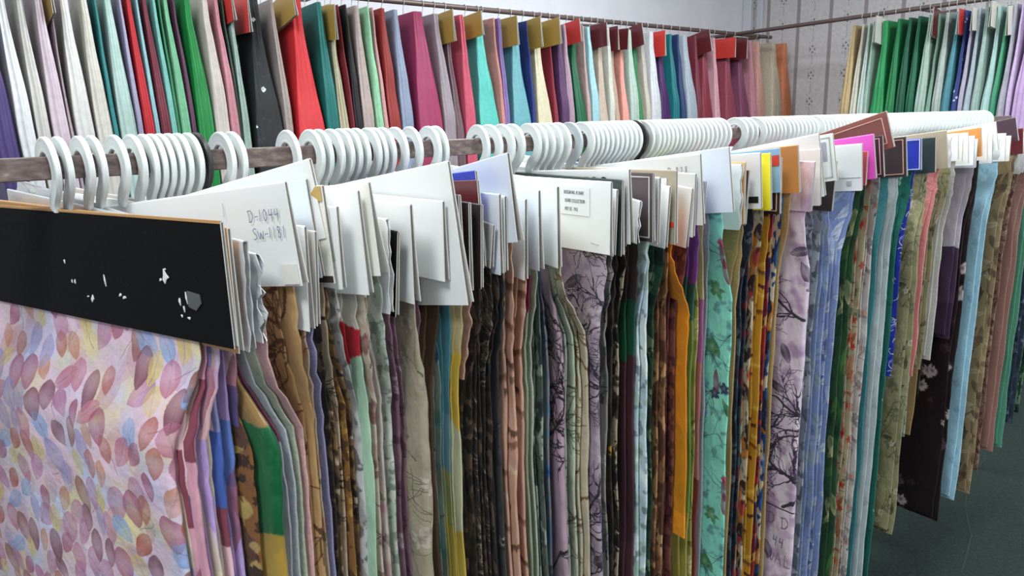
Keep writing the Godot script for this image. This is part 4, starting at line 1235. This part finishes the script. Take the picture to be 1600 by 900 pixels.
	[1.1933,1.1978,-0.031,0.25,0.0848,0.005,"orange","white","o1247","fabric sample with orange-brown card over blue and orange cloth","",[["multi3",1.182,0.209,0.0048,-1.196],["multi3",1.1887,0.22,0.0048,-1.208],["tanplain",1.1984,0.209,0.0048,-1.188],["tanplain",1.2051,0.22,0.0048,-1.2]],0.2,-0.174,[-0.002,-0.002,-0.001,-0.002]],
	[1.2073,1.2099,-0.0692,0.19,0.102,0.005,"white","white","","fabric sample with hidden card hanging just behind the orange-brown card","samples hidden behind orange-brown card",[["brown",1.2102,0.13,0.004,-0.779]],0.2,-0.174,[-0.003]],
	[1.2221,1.2221,-0.0517,0.19,0.0971,0.005,"cream","white","","fabric sample with hidden card hanging just behind the orange-brown card","samples hidden behind orange-brown card",[["charfloral",1.2231,0.13,0.004,-0.885]],0.2,-0.174,[-0.006]],
	[1.2371,1.2342,-0.0621,0.264,0.0914,0.005,"mauve","white","tree","fabric sample with header covered in mauve tree cloth over mauve bare-tree print cloth","",[["mauvetree",1.246,0.26,0.012,-1.208]],0.2,-0.174,[-0.013]],
	[1.2523,1.2486,-0.0578,0.19,0.09,0.005,"white","white","","fabric sample with hidden card hanging just behind the header covered in mauve tree cloth","samples hidden behind header covered in mauve tree",[["sagedark",1.2507,0.13,0.004,-0.865]],0.2,-0.173,[-0.015]],
	[1.2676,1.2629,-0.0595,0.19,0.0868,0.005,"white","white","","fabric sample with hidden card hanging just behind the header covered in mauve tree cloth","samples hidden behind header covered in mauve tree",[["creamfloral",1.2653,0.13,0.004,-0.85]],0.2,-0.172,[-0.019]],
	[1.2832,1.2773,-0.0411,0.25,0.1054,0.0045,"cream","white","w1282","hanging fabric sample with cream card with rounded lower corner","",[["darkcream",1.28,0.17,0.004,-0.881]],0.2,-0.171,[-0.02]],
	[1.2989,1.2828,-0.0134,0.2416,0.1174,0.007,"white","white","big1278","hanging fabric sample with long white card tilted up","",[["olivefloral",1.2886,0.17,0.004,-0.845]],0.103,-0.17,[-0.019]],
	[1.3149,1.3187,-0.0145,0.25,0.0884,0.006,"white","white","f1300","hanging fabric sample with white card with printed frame","",[["mauvefloral",1.3186,0.17,0.004,-0.821]],0.103,-0.169,[-0.01]],
	[1.331,1.3433,-0.0679,0.25,0.0967,0.006,"dark","white","char","fabric sample with charcoal patterned card over periwinkle leaf cloth","",[["greyblue",1.3452,0.209,0.0048,-1.196],["greyblue",1.3519,0.22,0.0048,-1.208],["peri",1.3695,0.219,0.0048,-1.212],["peri",1.3762,0.23,0.0048,-1.224]],0.2,-0.168,[-0.012,-0.016,-0.027,-0.031]],
	[1.3954,1.3753,-0.0668,0.19,0.0851,0.005,"dark","white","","fabric sample with hidden card hanging just behind the charcoal patterned card","samples hidden behind charcoal patterned card",[["charfloral",1.3824,0.13,0.004,-0.889]],0.2,-0.167,[-0.033]],
	[1.4152,1.4074,-0.0614,0.19,0.1026,0.005,"cream","white","","fabric sample with hidden card hanging just behind the charcoal patterned card","samples hidden behind charcoal patterned card",[["greysage",1.4107,0.13,0.004,-0.87]],0.18,-0.166,[-0.025]],
	[1.4327,1.4394,-0.038,0.25,0.0933,0.005,"white","white","sq","fabric sample with white square card with small print over blue leaf cloth","",[["blueleaf",1.4149,0.219,0.0048,-1.188],["blueleaf",1.4216,0.23,0.0048,-1.2]],0.18,-0.165,[-0.022,-0.017]],
	[1.4684,1.4667,-0.0542,0.25,0.0688,0.005,"redp","white","red","hanging fabric sample with red and pink pouch","",[["greysage",1.4682,0.17,0.004,-0.888]],0.2,-0.165,[-0.005]],
	[1.484,1.4859,-0.0207,0.25,0.0901,0.005,"magenta","white","magenta","fabric sample with hot magenta card over green foliage cloth","",[["camogreen",1.4773,0.219,0.0048,-1.204],["camogreen",1.4841,0.23,0.0048,-1.216]],0.2,-0.164,[-0.007,-0.009]],
	[1.4999,1.4994,-0.0539,0.19,0.0935,0.005,"dark","white","","fabric sample with hidden card hanging just behind the hot magenta card","samples hidden behind hot magenta card",[["darkcream",1.5005,0.13,0.004,-0.842]],0.2,-0.163,[-0.016]],
	[1.5159,1.5129,-0.0586,0.19,0.0882,0.005,"cream","white","","fabric sample with hidden card hanging just behind the hot magenta card","samples hidden behind hot magenta card",[["creamfloral",1.5148,0.13,0.004,-0.767]],0.2,-0.163,[-0.022]],
	[1.5321,1.5264,-0.0245,0.25,0.0857,0.005,"outline","white","br1378","hanging fabric sample with dark brown card with pink lines","",[["charfloral",1.5291,0.17,0.004,-0.882]],0.2,-0.162,[-0.03]],
	[1.5484,1.5347,0.024,0.25,0.0763,0.006,"brown","white","bigbrown","fabric sample with large brown card with pink border over red and orange floral cloth","",[["redfloral",1.532,0.214,0.0048,-1.188],["redfloral",1.5387,0.225,0.0048,-1.2],["whitefloral",1.5742,0.214,0.0048,-1.196],["whitefloral",1.581,0.225,0.0048,-1.208]],0.2,-0.163,[-0.031,-0.034,-0.042,-0.041]],
	[1.5706,1.5558,-0.0552,0.19,0.1009,0.005,"cream","white","","fabric sample with hidden card hanging just behind the large brown card with pink border","samples hidden behind large brown card with pink",[["navy",1.5612,0.13,0.004,-0.758]],0.2,-0.164,[-0.042]],
	[1.5879,1.5768,-0.0509,0.19,0.0975,0.005,"white","white","","fabric sample with hidden card hanging just behind the large brown card with pink border","samples hidden behind large brown card with pink",[["greysage",1.5811,0.13,0.004,-0.774]],0.2,-0.165,[-0.041]],
	[1.6054,1.5979,-0.0604,0.19,0.098,0.005,"cream","white","","fabric sample with hidden card hanging just behind the large brown card with pink border","samples hidden behind large brown card with pink",[["mauvefloral",1.6011,0.13,0.004,-0.8]],0.2,-0.165,[-0.033]],
	[1.6231,1.6189,-0.0569,0.19,0.1049,0.005,"white","white","","fabric sample with hidden card hanging just behind the large brown card with pink border","samples hidden behind large brown card with pink",[["navy",1.6212,0.13,0.004,-0.866]],0.2,-0.166,[-0.021]],
	[1.6411,1.6399,-0.0307,0.25,0.086,0.006,"outline","white","dk1415","fabric sample with dark brown card with thin pink border over pale grey-blue cloth","",[["tealplain",1.6242,0.204,0.0048,-1.204],["tealplain",1.6309,0.215,0.0048,-1.216],["palegreyblue",1.6549,0.219,0.0048,-1.188],["palegreyblue",1.6616,0.23,0.0048,-1.2]],0.2,-0.166,[-0.019,-0.015,-0.004,-0.003]],
	[1.6592,1.66,-0.0513,0.19,0.1033,0.005,"white","white","","fabric sample with hidden card hanging just behind the dark brown card with thin pink border","samples hidden behind dark brown card with thin",[["tanplain",1.6608,0.13,0.004,-0.887]],0.2,-0.167,[-0.003]],
	[1.6777,1.6801,-0.0627,0.19,0.0905,0.005,"white","white","","fabric sample with hidden card hanging just behind the dark brown card with thin pink border","samples hidden behind dark brown card with thin",[["tanplain",1.6803,0.13,0.004,-0.754]],0.2,-0.167,[-0.0]],
	[1.6963,1.7001,-0.0587,0.19,0.0968,0.005,"cream","white","","fabric sample with hidden card hanging just behind the dark brown card with thin pink border","samples hidden behind dark brown card with thin",[["darkcream",1.7,0.13,0.004,-0.854]],0.2,-0.168,[-0.002]],
	[1.7304,1.7202,-0.0374,0.25,0.0707,0.006,"royal","white","blue1440","fabric sample with royal blue card with pale frame over royal blue swirl cloth","",[["tealdot",1.7117,0.209,0.0048,-1.212],["tealdot",1.7184,0.22,0.0048,-1.224],["royalswirl",1.7238,0.2311,0.0036,-0.606]],0.2,-0.168,[-0.004,-0.005,-0.005]],
	[1.7493,1.7458,-0.0612,0.19,0.1031,0.005,"white","white","","fabric sample with hidden card hanging just behind the royal blue card with pale frame","samples hidden behind royal blue card with pale",[["brownprint",1.7478,0.13,0.004,-0.823]],0.2,-0.168,[-0.001]],
	[1.7685,1.7714,-0.0668,0.19,0.0992,0.005,"white","white","","fabric sample with hidden card hanging just behind the royal blue card with pale frame","samples hidden behind royal blue card with pale",[["creamfloral",1.7715,0.13,0.004,-0.841]],0.2,-0.169,[0.012]],
	[1.7879,1.7969,-0.0371,0.25,0.0811,0.006,"dkgreen","white","dg1462","fabric sample with black-green card over olive floral cloth","",[["olivefloral",1.7811,0.234,0.0048,-1.042],["olivefloral",1.7878,0.245,0.0048,-1.054]],0.2,-0.168,[0.018,0.022]],
	[1.8075,1.8165,-0.0653,0.19,0.0973,0.005,"cream","white","","fabric sample with hidden card hanging just behind the black-green card","samples hidden behind black-green card",[["sagedark",1.8148,0.13,0.004,-0.756]],0.2,-0.168,[0.03]],
	[1.8275,1.8362,-0.0524,0.19,0.1037,0.005,"white","white","","fabric sample with hidden card hanging just behind the black-green card","samples hidden behind black-green card",[["brownprint",1.8346,0.13,0.004,-0.865]],0.2,-0.167,[0.028]],
	[1.8477,1.8558,-0.0229,0.25,0.0881,0.006,"taupe","white","tan1478","fabric sample with tan card over salmon pink cloth","",[["salmon",1.8501,0.219,0.0048,-0.626],["salmon",1.8568,0.23,0.0048,-0.638]],0.2,-0.166,[0.023,0.02]],
	[1.8682,1.8709,-0.0592,0.19,0.0859,0.005,"cream","white","","fabric sample with hidden card hanging just behind the tan card","samples hidden behind tan card",[["navy",1.8711,0.13,0.004,-0.886]],0.2,-0.167,[0.013]],
	[1.889,1.8861,-0.0371,0.25,0.0748,0.005,"pouch3","white","p1486","hanging fabric sample with white plastic sleeve of the far cluster","",[["creamfloral",1.8879,0.17,0.004,-0.876]],0.2,-0.167,[0.006]],
	[1.91,1.9069,-0.0517,0.19,0.1043,0.005,"white","white","","fabric sample with hidden card hanging just behind the white plastic sleeve of the far cluster","samples hidden behind white plastic sleeve of the",[["brownprint",1.9088,0.13,0.004,-0.763]],0.2,-0.168,[0.0]],
	[1.9314,1.9277,-0.0323,0.25,0.0632,0.005,"white","white","w1495","fabric sample with white card of the far cluster over olive floral cloth","",[["olivefloral",1.9217,0.209,0.0048,-0.628],["olivefloral",1.9284,0.22,0.0048,-0.64]],0.2,-0.169,[-0.0,0.0]],
	[1.953,1.9635,-0.0456,0.25,0.055,0.005,"cream","white","w1504","fabric sample with cream card of the far cluster over cream cloth","",[["creamwhite",1.9665,0.214,0.0048,-0.612],["creamwhite",1.9732,0.225,0.0048,-0.624]],0.2,-0.169,[0.004,0.003]],
	[1.975,1.978,-0.0647,0.19,0.1042,0.005,"cream","white","","fabric sample with hidden card hanging just behind the cream card of the far cluster","samples hidden behind cream card of the far",[["navy",1.9781,0.13,0.004,-0.818]],0.2,-0.17,[0.001]],
	[1.9973,1.9926,-0.0327,0.25,0.0763,0.005,"white","white","w1512","hanging fabric sample with plain white card of the far cluster","",[["greysage",1.995,0.17,0.004,-0.868]],0.2,-0.169,[-0.005]],
	[2.0198,2.015,-0.0565,0.19,0.0914,0.005,"white","white","","fabric sample with hidden card hanging just behind the plain white card of the far cluster","samples hidden behind plain white card of the",[["creamfloral",2.0174,0.13,0.004,-0.808]],0.2,-0.168,[-0.017]],
	[2.0428,2.0374,-0.0418,0.25,0.0728,0.005,"white","white","w1522","hanging fabric sample with thin white card of the far cluster","",[["tanplain",2.04,0.17,0.004,-0.878]],0.2,-0.166,[-0.029]],
	[2.066,2.0616,-0.0505,0.25,0.0722,0.005,"bluewhite","white","w1528","hanging fabric sample with bluish card of the far cluster","",[["charfloral",2.0639,0.17,0.004,-0.764]],0.2,-0.165,[-0.039]],
	[2.1015,2.0747,-0.0224,0.25,0.0729,0.005,"orange","white","o1533","fabric sample with orange card at far end over lilac and purple cloth","",[["lilac",2.0867,0.214,0.0048,-0.581],["lilac",2.0934,0.225,0.0048,-0.593]],0.162,-0.163,[-0.041,-0.039]],
	[2.1235,2.1227,-0.0332,0.25,0.0732,0.005,"white","white","w1540","fabric sample with bent white card over black-maroon floral cloth","",[["blackmaroon",2.1179,0.224,0.0048,-1.143],["blackmaroon",2.1246,0.235,0.0048,-1.155]],0.162,-0.162,[-0.031,-0.029]],
	[2.1459,2.1418,-0.0655,0.19,0.0932,0.005,"white","white","","fabric sample with hidden card hanging just behind the bent white card","samples hidden behind bent white card",[["brownprint",2.144,0.13,0.004,-0.887]],0.2,-0.159,[-0.028]],
	[2.1685,2.1608,-0.0375,0.25,0.079,0.005,"white","white","w1550","hanging fabric sample with tall white card near orange card","",[["darkbrown",2.1641,0.17,0.004,-0.827]],0.2,-0.159,[-0.027]],
	[2.1914,2.1751,-0.0101,0.25,0.0751,0.006,"white","white","w1556","hanging fabric sample with long white card at far end","",[["charfloral",2.181,0.17,0.004,-0.812]],0.175,-0.158,[-0.023]],
	[2.2147,2.2229,-0.0527,0.25,0.0587,0.005,"pouch3","white","w1563","hanging fabric sample with small white sleeve at far end","",[["olivefloral",2.2214,0.17,0.004,-0.866]],0.175,-0.157,[0.005]],
	[2.2383,2.2431,-0.0636,0.19,0.0866,0.005,"dark","white","","fabric sample with hidden card hanging just behind the small white sleeve at far end","samples hidden behind small white sleeve at far",[["brownprint",2.2427,0.13,0.004,-0.844]],0.2,-0.156,[0.009]],
	[2.2622,2.2633,-0.0422,0.25,0.0748,0.005,"white","white","w1570","fabric sample with white sleeve at far end over sky blue cloth","",[["skyblue",2.2396,0.224,0.0048,-1.122],["skyblue",2.2463,0.235,0.0048,-1.134]],0.2,-0.155,[0.009,0.008]],
	[2.2865,2.285,-0.0538,0.19,0.0939,0.005,"dark","white","","fabric sample with hidden card hanging just behind the white sleeve at far end","samples hidden behind white sleeve at far end",[["greysage",2.2864,0.13,0.004,-0.846]],0.2,-0.155,[-0.006]],
	[2.3111,2.3066,-0.0503,0.25,0.0689,0.005,"cream","white","w1580","hanging fabric sample with cream card before the dark plum card","",[["tanplain",2.3089,0.17,0.004,-0.813]],0.2,-0.155,[-0.014]],
	[2.336,2.3245,-0.0011,0.25,0.065,0.006,"plum","white","plum","hanging fabric sample with dark plum card","",[["navy",2.329,0.17,0.004,-0.775]],0.2,-0.157,[-0.015]],
	[2.3613,2.3621,-0.055,0.19,0.097,0.005,"white","white","","fabric sample with hidden card hanging just behind the dark plum card","samples hidden behind dark plum card",[["sagedark",2.3629,0.13,0.004,-0.776]],0.2,-0.159,[0.003]],
	[2.387,2.3997,-0.0321,0.25,0.0717,0.005,"maroon","white","mar1598","fabric sample with dark maroon card over tan foliage cloth","",[["tancamo",2.3847,0.219,0.0048,-1.157],["tancamo",2.3915,0.23,0.0048,-1.169]],0.2,-0.162,[0.018,0.021]],
	[2.4131,2.4181,-0.0566,0.24,0.0852,0.005,"white","white","","white-hooked fabric sample in the packed far end of the rail","packed hooks at the far end",[["sagedark",2.4176,0.13,0.004,-0.799]],0.2,-0.163,[0.025]],
	[2.4396,2.4446,-0.0591,0.24,0.0923,0.005,"white","white","","white-hooked fabric sample in the packed far end of the rail","packed hooks at the far end",[["darkbrown",2.4441,0.13,0.004,-0.789]],0.2,-0.165,[0.023]],
	[2.4664,2.4714,-0.0699,0.24,0.0964,0.005,"cream","white","","hanging sample with rose-brown cloth near the far end of the rail","",[["dustyrose2",2.4613,0.209,0.0048,-1.106],["dustyrose2",2.468,0.22,0.0048,-1.118]],0.2,-0.166,[0.022,0.021]],
	[2.4937,2.4987,-0.0696,0.24,0.0935,0.005,"bluewhite","white","","white-hooked fabric sample in the packed far end of the rail","packed hooks at the far end",[["darkcream",2.4982,0.13,0.004,-0.857]],0.2,-0.167,[0.02]],
	[2.5213,2.5263,-0.0523,0.24,0.0862,0.005,"white","white","","white-hooked fabric sample in the packed far end of the rail","packed hooks at the far end",[["darkcream",2.5258,0.13,0.004,-0.847]],0.2,-0.167,[0.02]],
	[2.5494,2.5544,-0.0534,0.24,0.0985,0.005,"white","white","","white-hooked fabric sample in the packed far end of the rail","packed hooks at the far end",[["brownprint",2.5539,0.13,0.004,-0.832]],0.2,-0.166,[0.02]],
	[2.578,2.583,-0.0621,0.24,0.0959,0.005,"white","white","","hanging sample with dusty rose cloth near the far end of the rail","",[["dustyrose",2.5686,0.214,0.0048,-1.075],["dustyrose",2.5754,0.225,0.0048,-1.087]],0.2,-0.166,[0.02,0.02]],
	[2.6069,2.6119,-0.055,0.24,0.105,0.005,"dark","white","","white-hooked fabric sample in the packed far end of the rail","packed hooks at the far end",[["tanplain",2.6114,0.13,0.004,-0.868]],0.2,-0.166,[0.02]],
	[2.6363,2.6413,-0.0667,0.24,0.0909,0.005,"white","white","","white-hooked fabric sample in the packed far end of the rail","packed hooks at the far end",[["mauvefloral",2.6408,0.13,0.004,-0.823]],0.2,-0.167,[0.02]],
	[2.6662,2.6712,-0.063,0.24,0.089,0.005,"bluewhite","white","","hanging sample with jade green cloth near the far end of the rail","",[["jade",2.6619,0.214,0.0048,-1.091],["jade",2.6686,0.225,0.0048,-1.103]],0.2,-0.168,[0.02,0.02]],
	[2.6966,2.7016,-0.0548,0.24,0.0932,0.005,"white","white","","white-hooked fabric sample in the packed far end of the rail","packed hooks at the far end",[["brownprint",2.7011,0.13,0.004,-0.828]],0.2,-0.169,[0.02]],
	[2.7274,2.7324,-0.0544,0.24,0.0939,0.005,"white","white","","white-hooked fabric sample in the packed far end of the rail","packed hooks at the far end",[["charfloral",2.7319,0.13,0.004,-0.877]],0.2,-0.17,[0.02]],
	[2.7588,2.7638,-0.0678,0.24,0.1016,0.005,"white","white","","hanging sample with navy floral cloth near the far end of the rail","",[["navyfloral",2.773,0.209,0.0048,-1.038],["navyfloral",2.7797,0.22,0.0048,-1.05]],0.2,-0.169,[0.02,0.02]],
	[2.7906,2.7956,-0.0538,0.24,0.0857,0.005,"bluewhite","white","","white-hooked fabric sample in the packed far end of the rail","packed hooks at the far end",[["darkbrown",2.7951,0.13,0.004,-0.784]],0.2,-0.168,[0.02]],
	[2.823,2.828,-0.0548,0.24,0.0892,0.005,"cream","white","","hanging sample with dark green cloth near the far end of the rail","",[["dkgreenf",2.8319,0.209,0.0048,-1.015],["dkgreenf",2.8386,0.22,0.0048,-1.027]],0.2,-0.168,[0.02,0.02]],
	[2.8559,2.8609,-0.0583,0.24,0.0902,0.005,"white","white","","white-hooked fabric sample in the packed far end of the rail","packed hooks at the far end",[["sagedark",2.8604,0.13,0.004,-0.898]],0.2,-0.167,[0.02]],
	[2.8894,2.8944,-0.051,0.24,0.1036,0.005,"cream","white","","white-hooked fabric sample in the packed far end of the rail","packed hooks at the far end",[["brown",2.8939,0.13,0.004,-0.75]],0.2,-0.166,[0.02]],
]
const BACK_ROW = [
	[0.227,"4b3a78","","deep purple","deep purple dress fabric hanging on the back wall rail",0.06],
	[0.28,"e9e9ea","","white","white dress fabric hanging on the back wall rail",0.0477],
	[0.323,"d6d2cb","","pale grey","pale grey dress fabric hanging on the back wall rail",0.0387],
	[0.377,"d8c6cf","","pale lilac","pale lilac dress fabric hanging on the back wall rail",0.0486],
	[0.389,"b9a6ae","gold","mauve grey","mauve grey dress fabric hanging on the back wall rail",0.011],
	[0.451,"e6e4df","","ivory","ivory dress fabric hanging on the back wall rail",0.0558],
	[0.505,"dcd8cc","","cream","cream dress fabric hanging on the back wall rail",0.0486],
	[0.521,"2f8a8b","","teal","teal dress fabric hanging on the back wall rail",0.0144],
	[0.58,"bcd6cd","","pale mint","pale mint dress fabric hanging on the back wall rail",0.0531],
	[0.599,"a9a2c0","","lavender","lavender dress fabric hanging on the back wall rail",0.0171],
	[0.636,"c8262f","","red","red dress fabric hanging on the back wall rail",0.0333],
	[0.654,"93c3cb","","light aqua","light aqua dress fabric hanging on the back wall rail",0.0162],
	[0.69,"7a2c3c","","maroon","maroon dress fabric hanging on the back wall rail",0.0324],
	[0.714,"7fc0b6","","seafoam","seafoam dress fabric hanging on the back wall rail",0.0216],
	[0.727,"1e7a4c","","dark green","dark green dress fabric hanging on the back wall rail",0.0117],
	[0.764,"7cc095","","light green","light green dress fabric hanging on the back wall rail",0.0333],
	[0.782,"5b2f4c","","plum","plum dress fabric hanging on the back wall rail",0.0162],
	[0.845,"0f8a3e","","bright green","bright green dress fabric hanging on the back wall rail",0.0567],
	[0.903,"d9cdc4","","beige","beige dress fabric hanging on the back wall rail",0.0522],
	[0.938,"d28f9b","","rose pink","rose pink dress fabric hanging on the back wall rail",0.0315],
	[0.95,"28402f","","bottle green","bottle green dress fabric hanging on the back wall rail",0.011],
	[0.984,"a8c2b4","red","sage grey","sage grey dress fabric hanging on the back wall rail",0.0306],
	[1.12,"14191c","red","black with white motifs","black with white motifs dress fabric hanging on the back wall rail",0.1224],
	[1.154,"b8aaa2","","taupe","taupe dress fabric hanging on the back wall rail",0.0306],
	[1.292,"df2a30","gold","scarlet","scarlet dress fabric hanging on the back wall rail",0.1242],
	[1.355,"147a74","","deep teal","deep teal dress fabric hanging on the back wall rail",0.0567],
	[1.41,"d3c9a6","gold","gold cream","gold cream dress fabric hanging on the back wall rail",0.0495],
	[1.424,"8a2130","","crimson","crimson dress fabric hanging on the back wall rail",0.0126],
	[1.463,"191519","","black","black dress fabric hanging on the back wall rail",0.0351],
	[1.527,"c6b2ab","","pinkish beige","pinkish beige dress fabric hanging on the back wall rail",0.0576],
	[1.564,"a5e0b4","","pale green","pale green dress fabric hanging on the back wall rail",0.0333],
	[1.589,"dfa7a6","","baby pink","baby pink dress fabric hanging on the back wall rail",0.0225],
	[1.653,"a3342f","","rust red","rust red dress fabric hanging on the back wall rail",0.0576],
	[1.722,"9aa7c0","","grey blue","grey blue dress fabric hanging on the back wall rail",0.0621],
	[1.872,"a8325f","","magenta","magenta dress fabric hanging on the back wall rail",0.13],
	[1.943,"a89aa0","","taupe grey","taupe grey dress fabric hanging on the back wall rail",0.0639],
	[1.998,"7b6069","gold","brown mauve","brown mauve dress fabric hanging on the back wall rail",0.0495],
	[2.065,"d95a72","","coral pink","coral pink dress fabric hanging on the back wall rail",0.0603],
	[2.224,"5cc7bb","gold","turquoise","turquoise dress fabric hanging on the back wall rail",0.13],
	[2.244,"e79a8f","","salmon","salmon dress fabric hanging on the back wall rail",0.018],
	[2.28,"8d76b4","","violet","violet dress fabric hanging on the back wall rail",0.0324],
	[2.435,"6fb0b8","gold","dusty teal","dusty teal dress fabric hanging on the back wall rail",0.13],
	[2.457,"2a3d86","","royal blue","royal blue dress fabric hanging on the back wall rail",0.0198],
	[2.585,"ded5b4","gold","butter cream","butter cream dress fabric hanging on the back wall rail",0.1152],
	[2.617,"96293c","gold","wine red","wine red dress fabric hanging on the back wall rail",0.0288],
	[2.681,"5a3560","","aubergine","aubergine dress fabric hanging on the back wall rail",0.0576],
	[2.738,"b292a5","","dusty mauve","dusty mauve dress fabric hanging on the back wall rail",0.0513],
	[2.829,"10633d","red","forest green with sequins","forest green with sequins dress fabric hanging on the back wall rail",0.0819],
	[2.859,"c3a5a0","","pale rose","pale rose dress fabric hanging on the back wall rail",0.027],
	[2.924,"a7d3d8","","ice blue","ice blue dress fabric hanging on the back wall rail",0.0585],
	[3.005,"cdb9a5","maroon","sand","sand dress fabric hanging on the back wall rail",0.0729],
	[3.052,"d7d9cb","","eggshell","eggshell dress fabric hanging on the back wall rail",0.0423],
	[3.1,"c6a995","maroon","fawn","fawn dress fabric hanging on the back wall rail",0.0432],
	[3.164,"eda394","maroon","peach","peach dress fabric hanging on the back wall rail",0.0576],
	[3.247,"bcd0c3","","pale sage","pale sage dress fabric hanging on the back wall rail",0.0747],
	[3.303,"2c8a52","maroon","leaf green","leaf green dress fabric hanging on the back wall rail",0.0504],
	[3.348,"cfc5b6","","oatmeal","oatmeal dress fabric hanging on the back wall rail",0.0405],
	[3.447,"e2e4e7","","cool white","cool white dress fabric hanging on the back wall rail",0.0891],
	[3.567,"4b2362","red","royal purple","royal purple dress fabric hanging on the back wall rail",0.108],
	[3.635,"137a80","","peacock teal","peacock teal dress fabric hanging on the back wall rail",0.0612],
	[3.691,"233c6e","","navy","navy dress fabric hanging on the back wall rail",0.0504],
	[3.8,"b8c4cf","","powder blue","powder blue dress fabric hanging on the back wall rail",0.0981],
	[3.86,"7d2a3c","","burgundy","burgundy dress fabric hanging on the back wall rail",0.054],
	[3.995,"9a3c4c","maroon","brick red","brick red dress fabric hanging on the back wall rail",0.1215],
	[4.057,"e2a9b4","","candy pink","candy pink dress fabric hanging on the back wall rail",0.0558],
	[4.258,"a34a5e","red","raspberry","raspberry dress fabric hanging on the back wall rail",0.13],
	[4.393,"8a4a66","maroon","berry","berry dress fabric hanging on the back wall rail",0.1215],
	[4.47,"c98a97","","blush","blush dress fabric hanging on the back wall rail",0.0693],
	[4.58,"e0a89a","","apricot pink","apricot pink dress fabric hanging on the back wall rail",0.099],
	[4.776,"d5c7ae","","pale sand","pale sand dress fabric hanging on the back wall rail",0.13],
	[4.913,"e88e63","","tangerine","tangerine dress fabric hanging on the back wall rail",0.1233],
	[5.181,"d97f5c","maroon","burnt orange","burnt orange dress fabric hanging on the back wall rail",0.13],
]
const SIDE_ROW = [
	[-1.169,"c8ad7c","","golden tan","golden tan dress fabric hanging on the side wall rail",0.06],
	[-1.127,"d9d6c4","","soft cream","soft cream dress fabric hanging on the side wall rail",0.0378],
	[-1.086,"cddcd2","","frosted white","frosted white dress fabric hanging on the side wall rail",0.0369],
	[-1.064,"b5d4c1","","misty green","misty green dress fabric hanging on the side wall rail",0.0198],
	[-0.971,"1f9a55","cream","kelly green","kelly green dress fabric hanging on the side wall rail",0.0837],
	[-0.915,"128046","","shamrock green","shamrock green dress fabric hanging on the side wall rail",0.0504],
	[-0.86,"0d5a3e","","pine green","pine green dress fabric hanging on the side wall rail",0.0495],
	[-0.813,"17694a","","deep green","deep green dress fabric hanging on the side wall rail",0.0423],
	[-0.751,"a9c3b4","","grey sage","grey sage dress fabric hanging on the side wall rail",0.0558],
	[-0.722,"7fa590","maroon","eucalyptus","eucalyptus dress fabric hanging on the side wall rail",0.0261],
	[-0.671,"b3c0b6","","silver green","silver green dress fabric hanging on the side wall rail",0.0459],
	[-0.63,"4b8f9b","","steel teal","steel teal dress fabric hanging on the side wall rail",0.0369],
	[-0.593,"2f3c74","red","indigo with white motifs","indigo with white motifs dress fabric hanging on the side wall rail",0.0333],
	[-0.566,"b7b2c6","","lilac grey","lilac grey dress fabric hanging on the side wall rail",0.0243],
	[-0.527,"b3c2cb","cream","cloud blue","cloud blue dress fabric hanging on the side wall rail",0.0351],
	[-0.489,"a5bdb4","","sea grey","sea grey dress fabric hanging on the side wall rail",0.0342],
	[-0.437,"b5d8d2","cream","pale aqua","pale aqua dress fabric hanging on the side wall rail",0.0468],
	[-0.414,"3f9a70","","jade","jade dress fabric hanging on the side wall rail",0.0207],
	[-0.369,"b3b1be","cream","ash lilac","ash lilac dress fabric hanging on the side wall rail",0.0405],
	[-0.347,"cdb3d6","","soft lavender","soft lavender dress fabric hanging on the side wall rail",0.0198],
	[-0.271,"c9a8d6","","orchid lavender","orchid lavender dress fabric hanging on the side wall rail",0.0684],
]
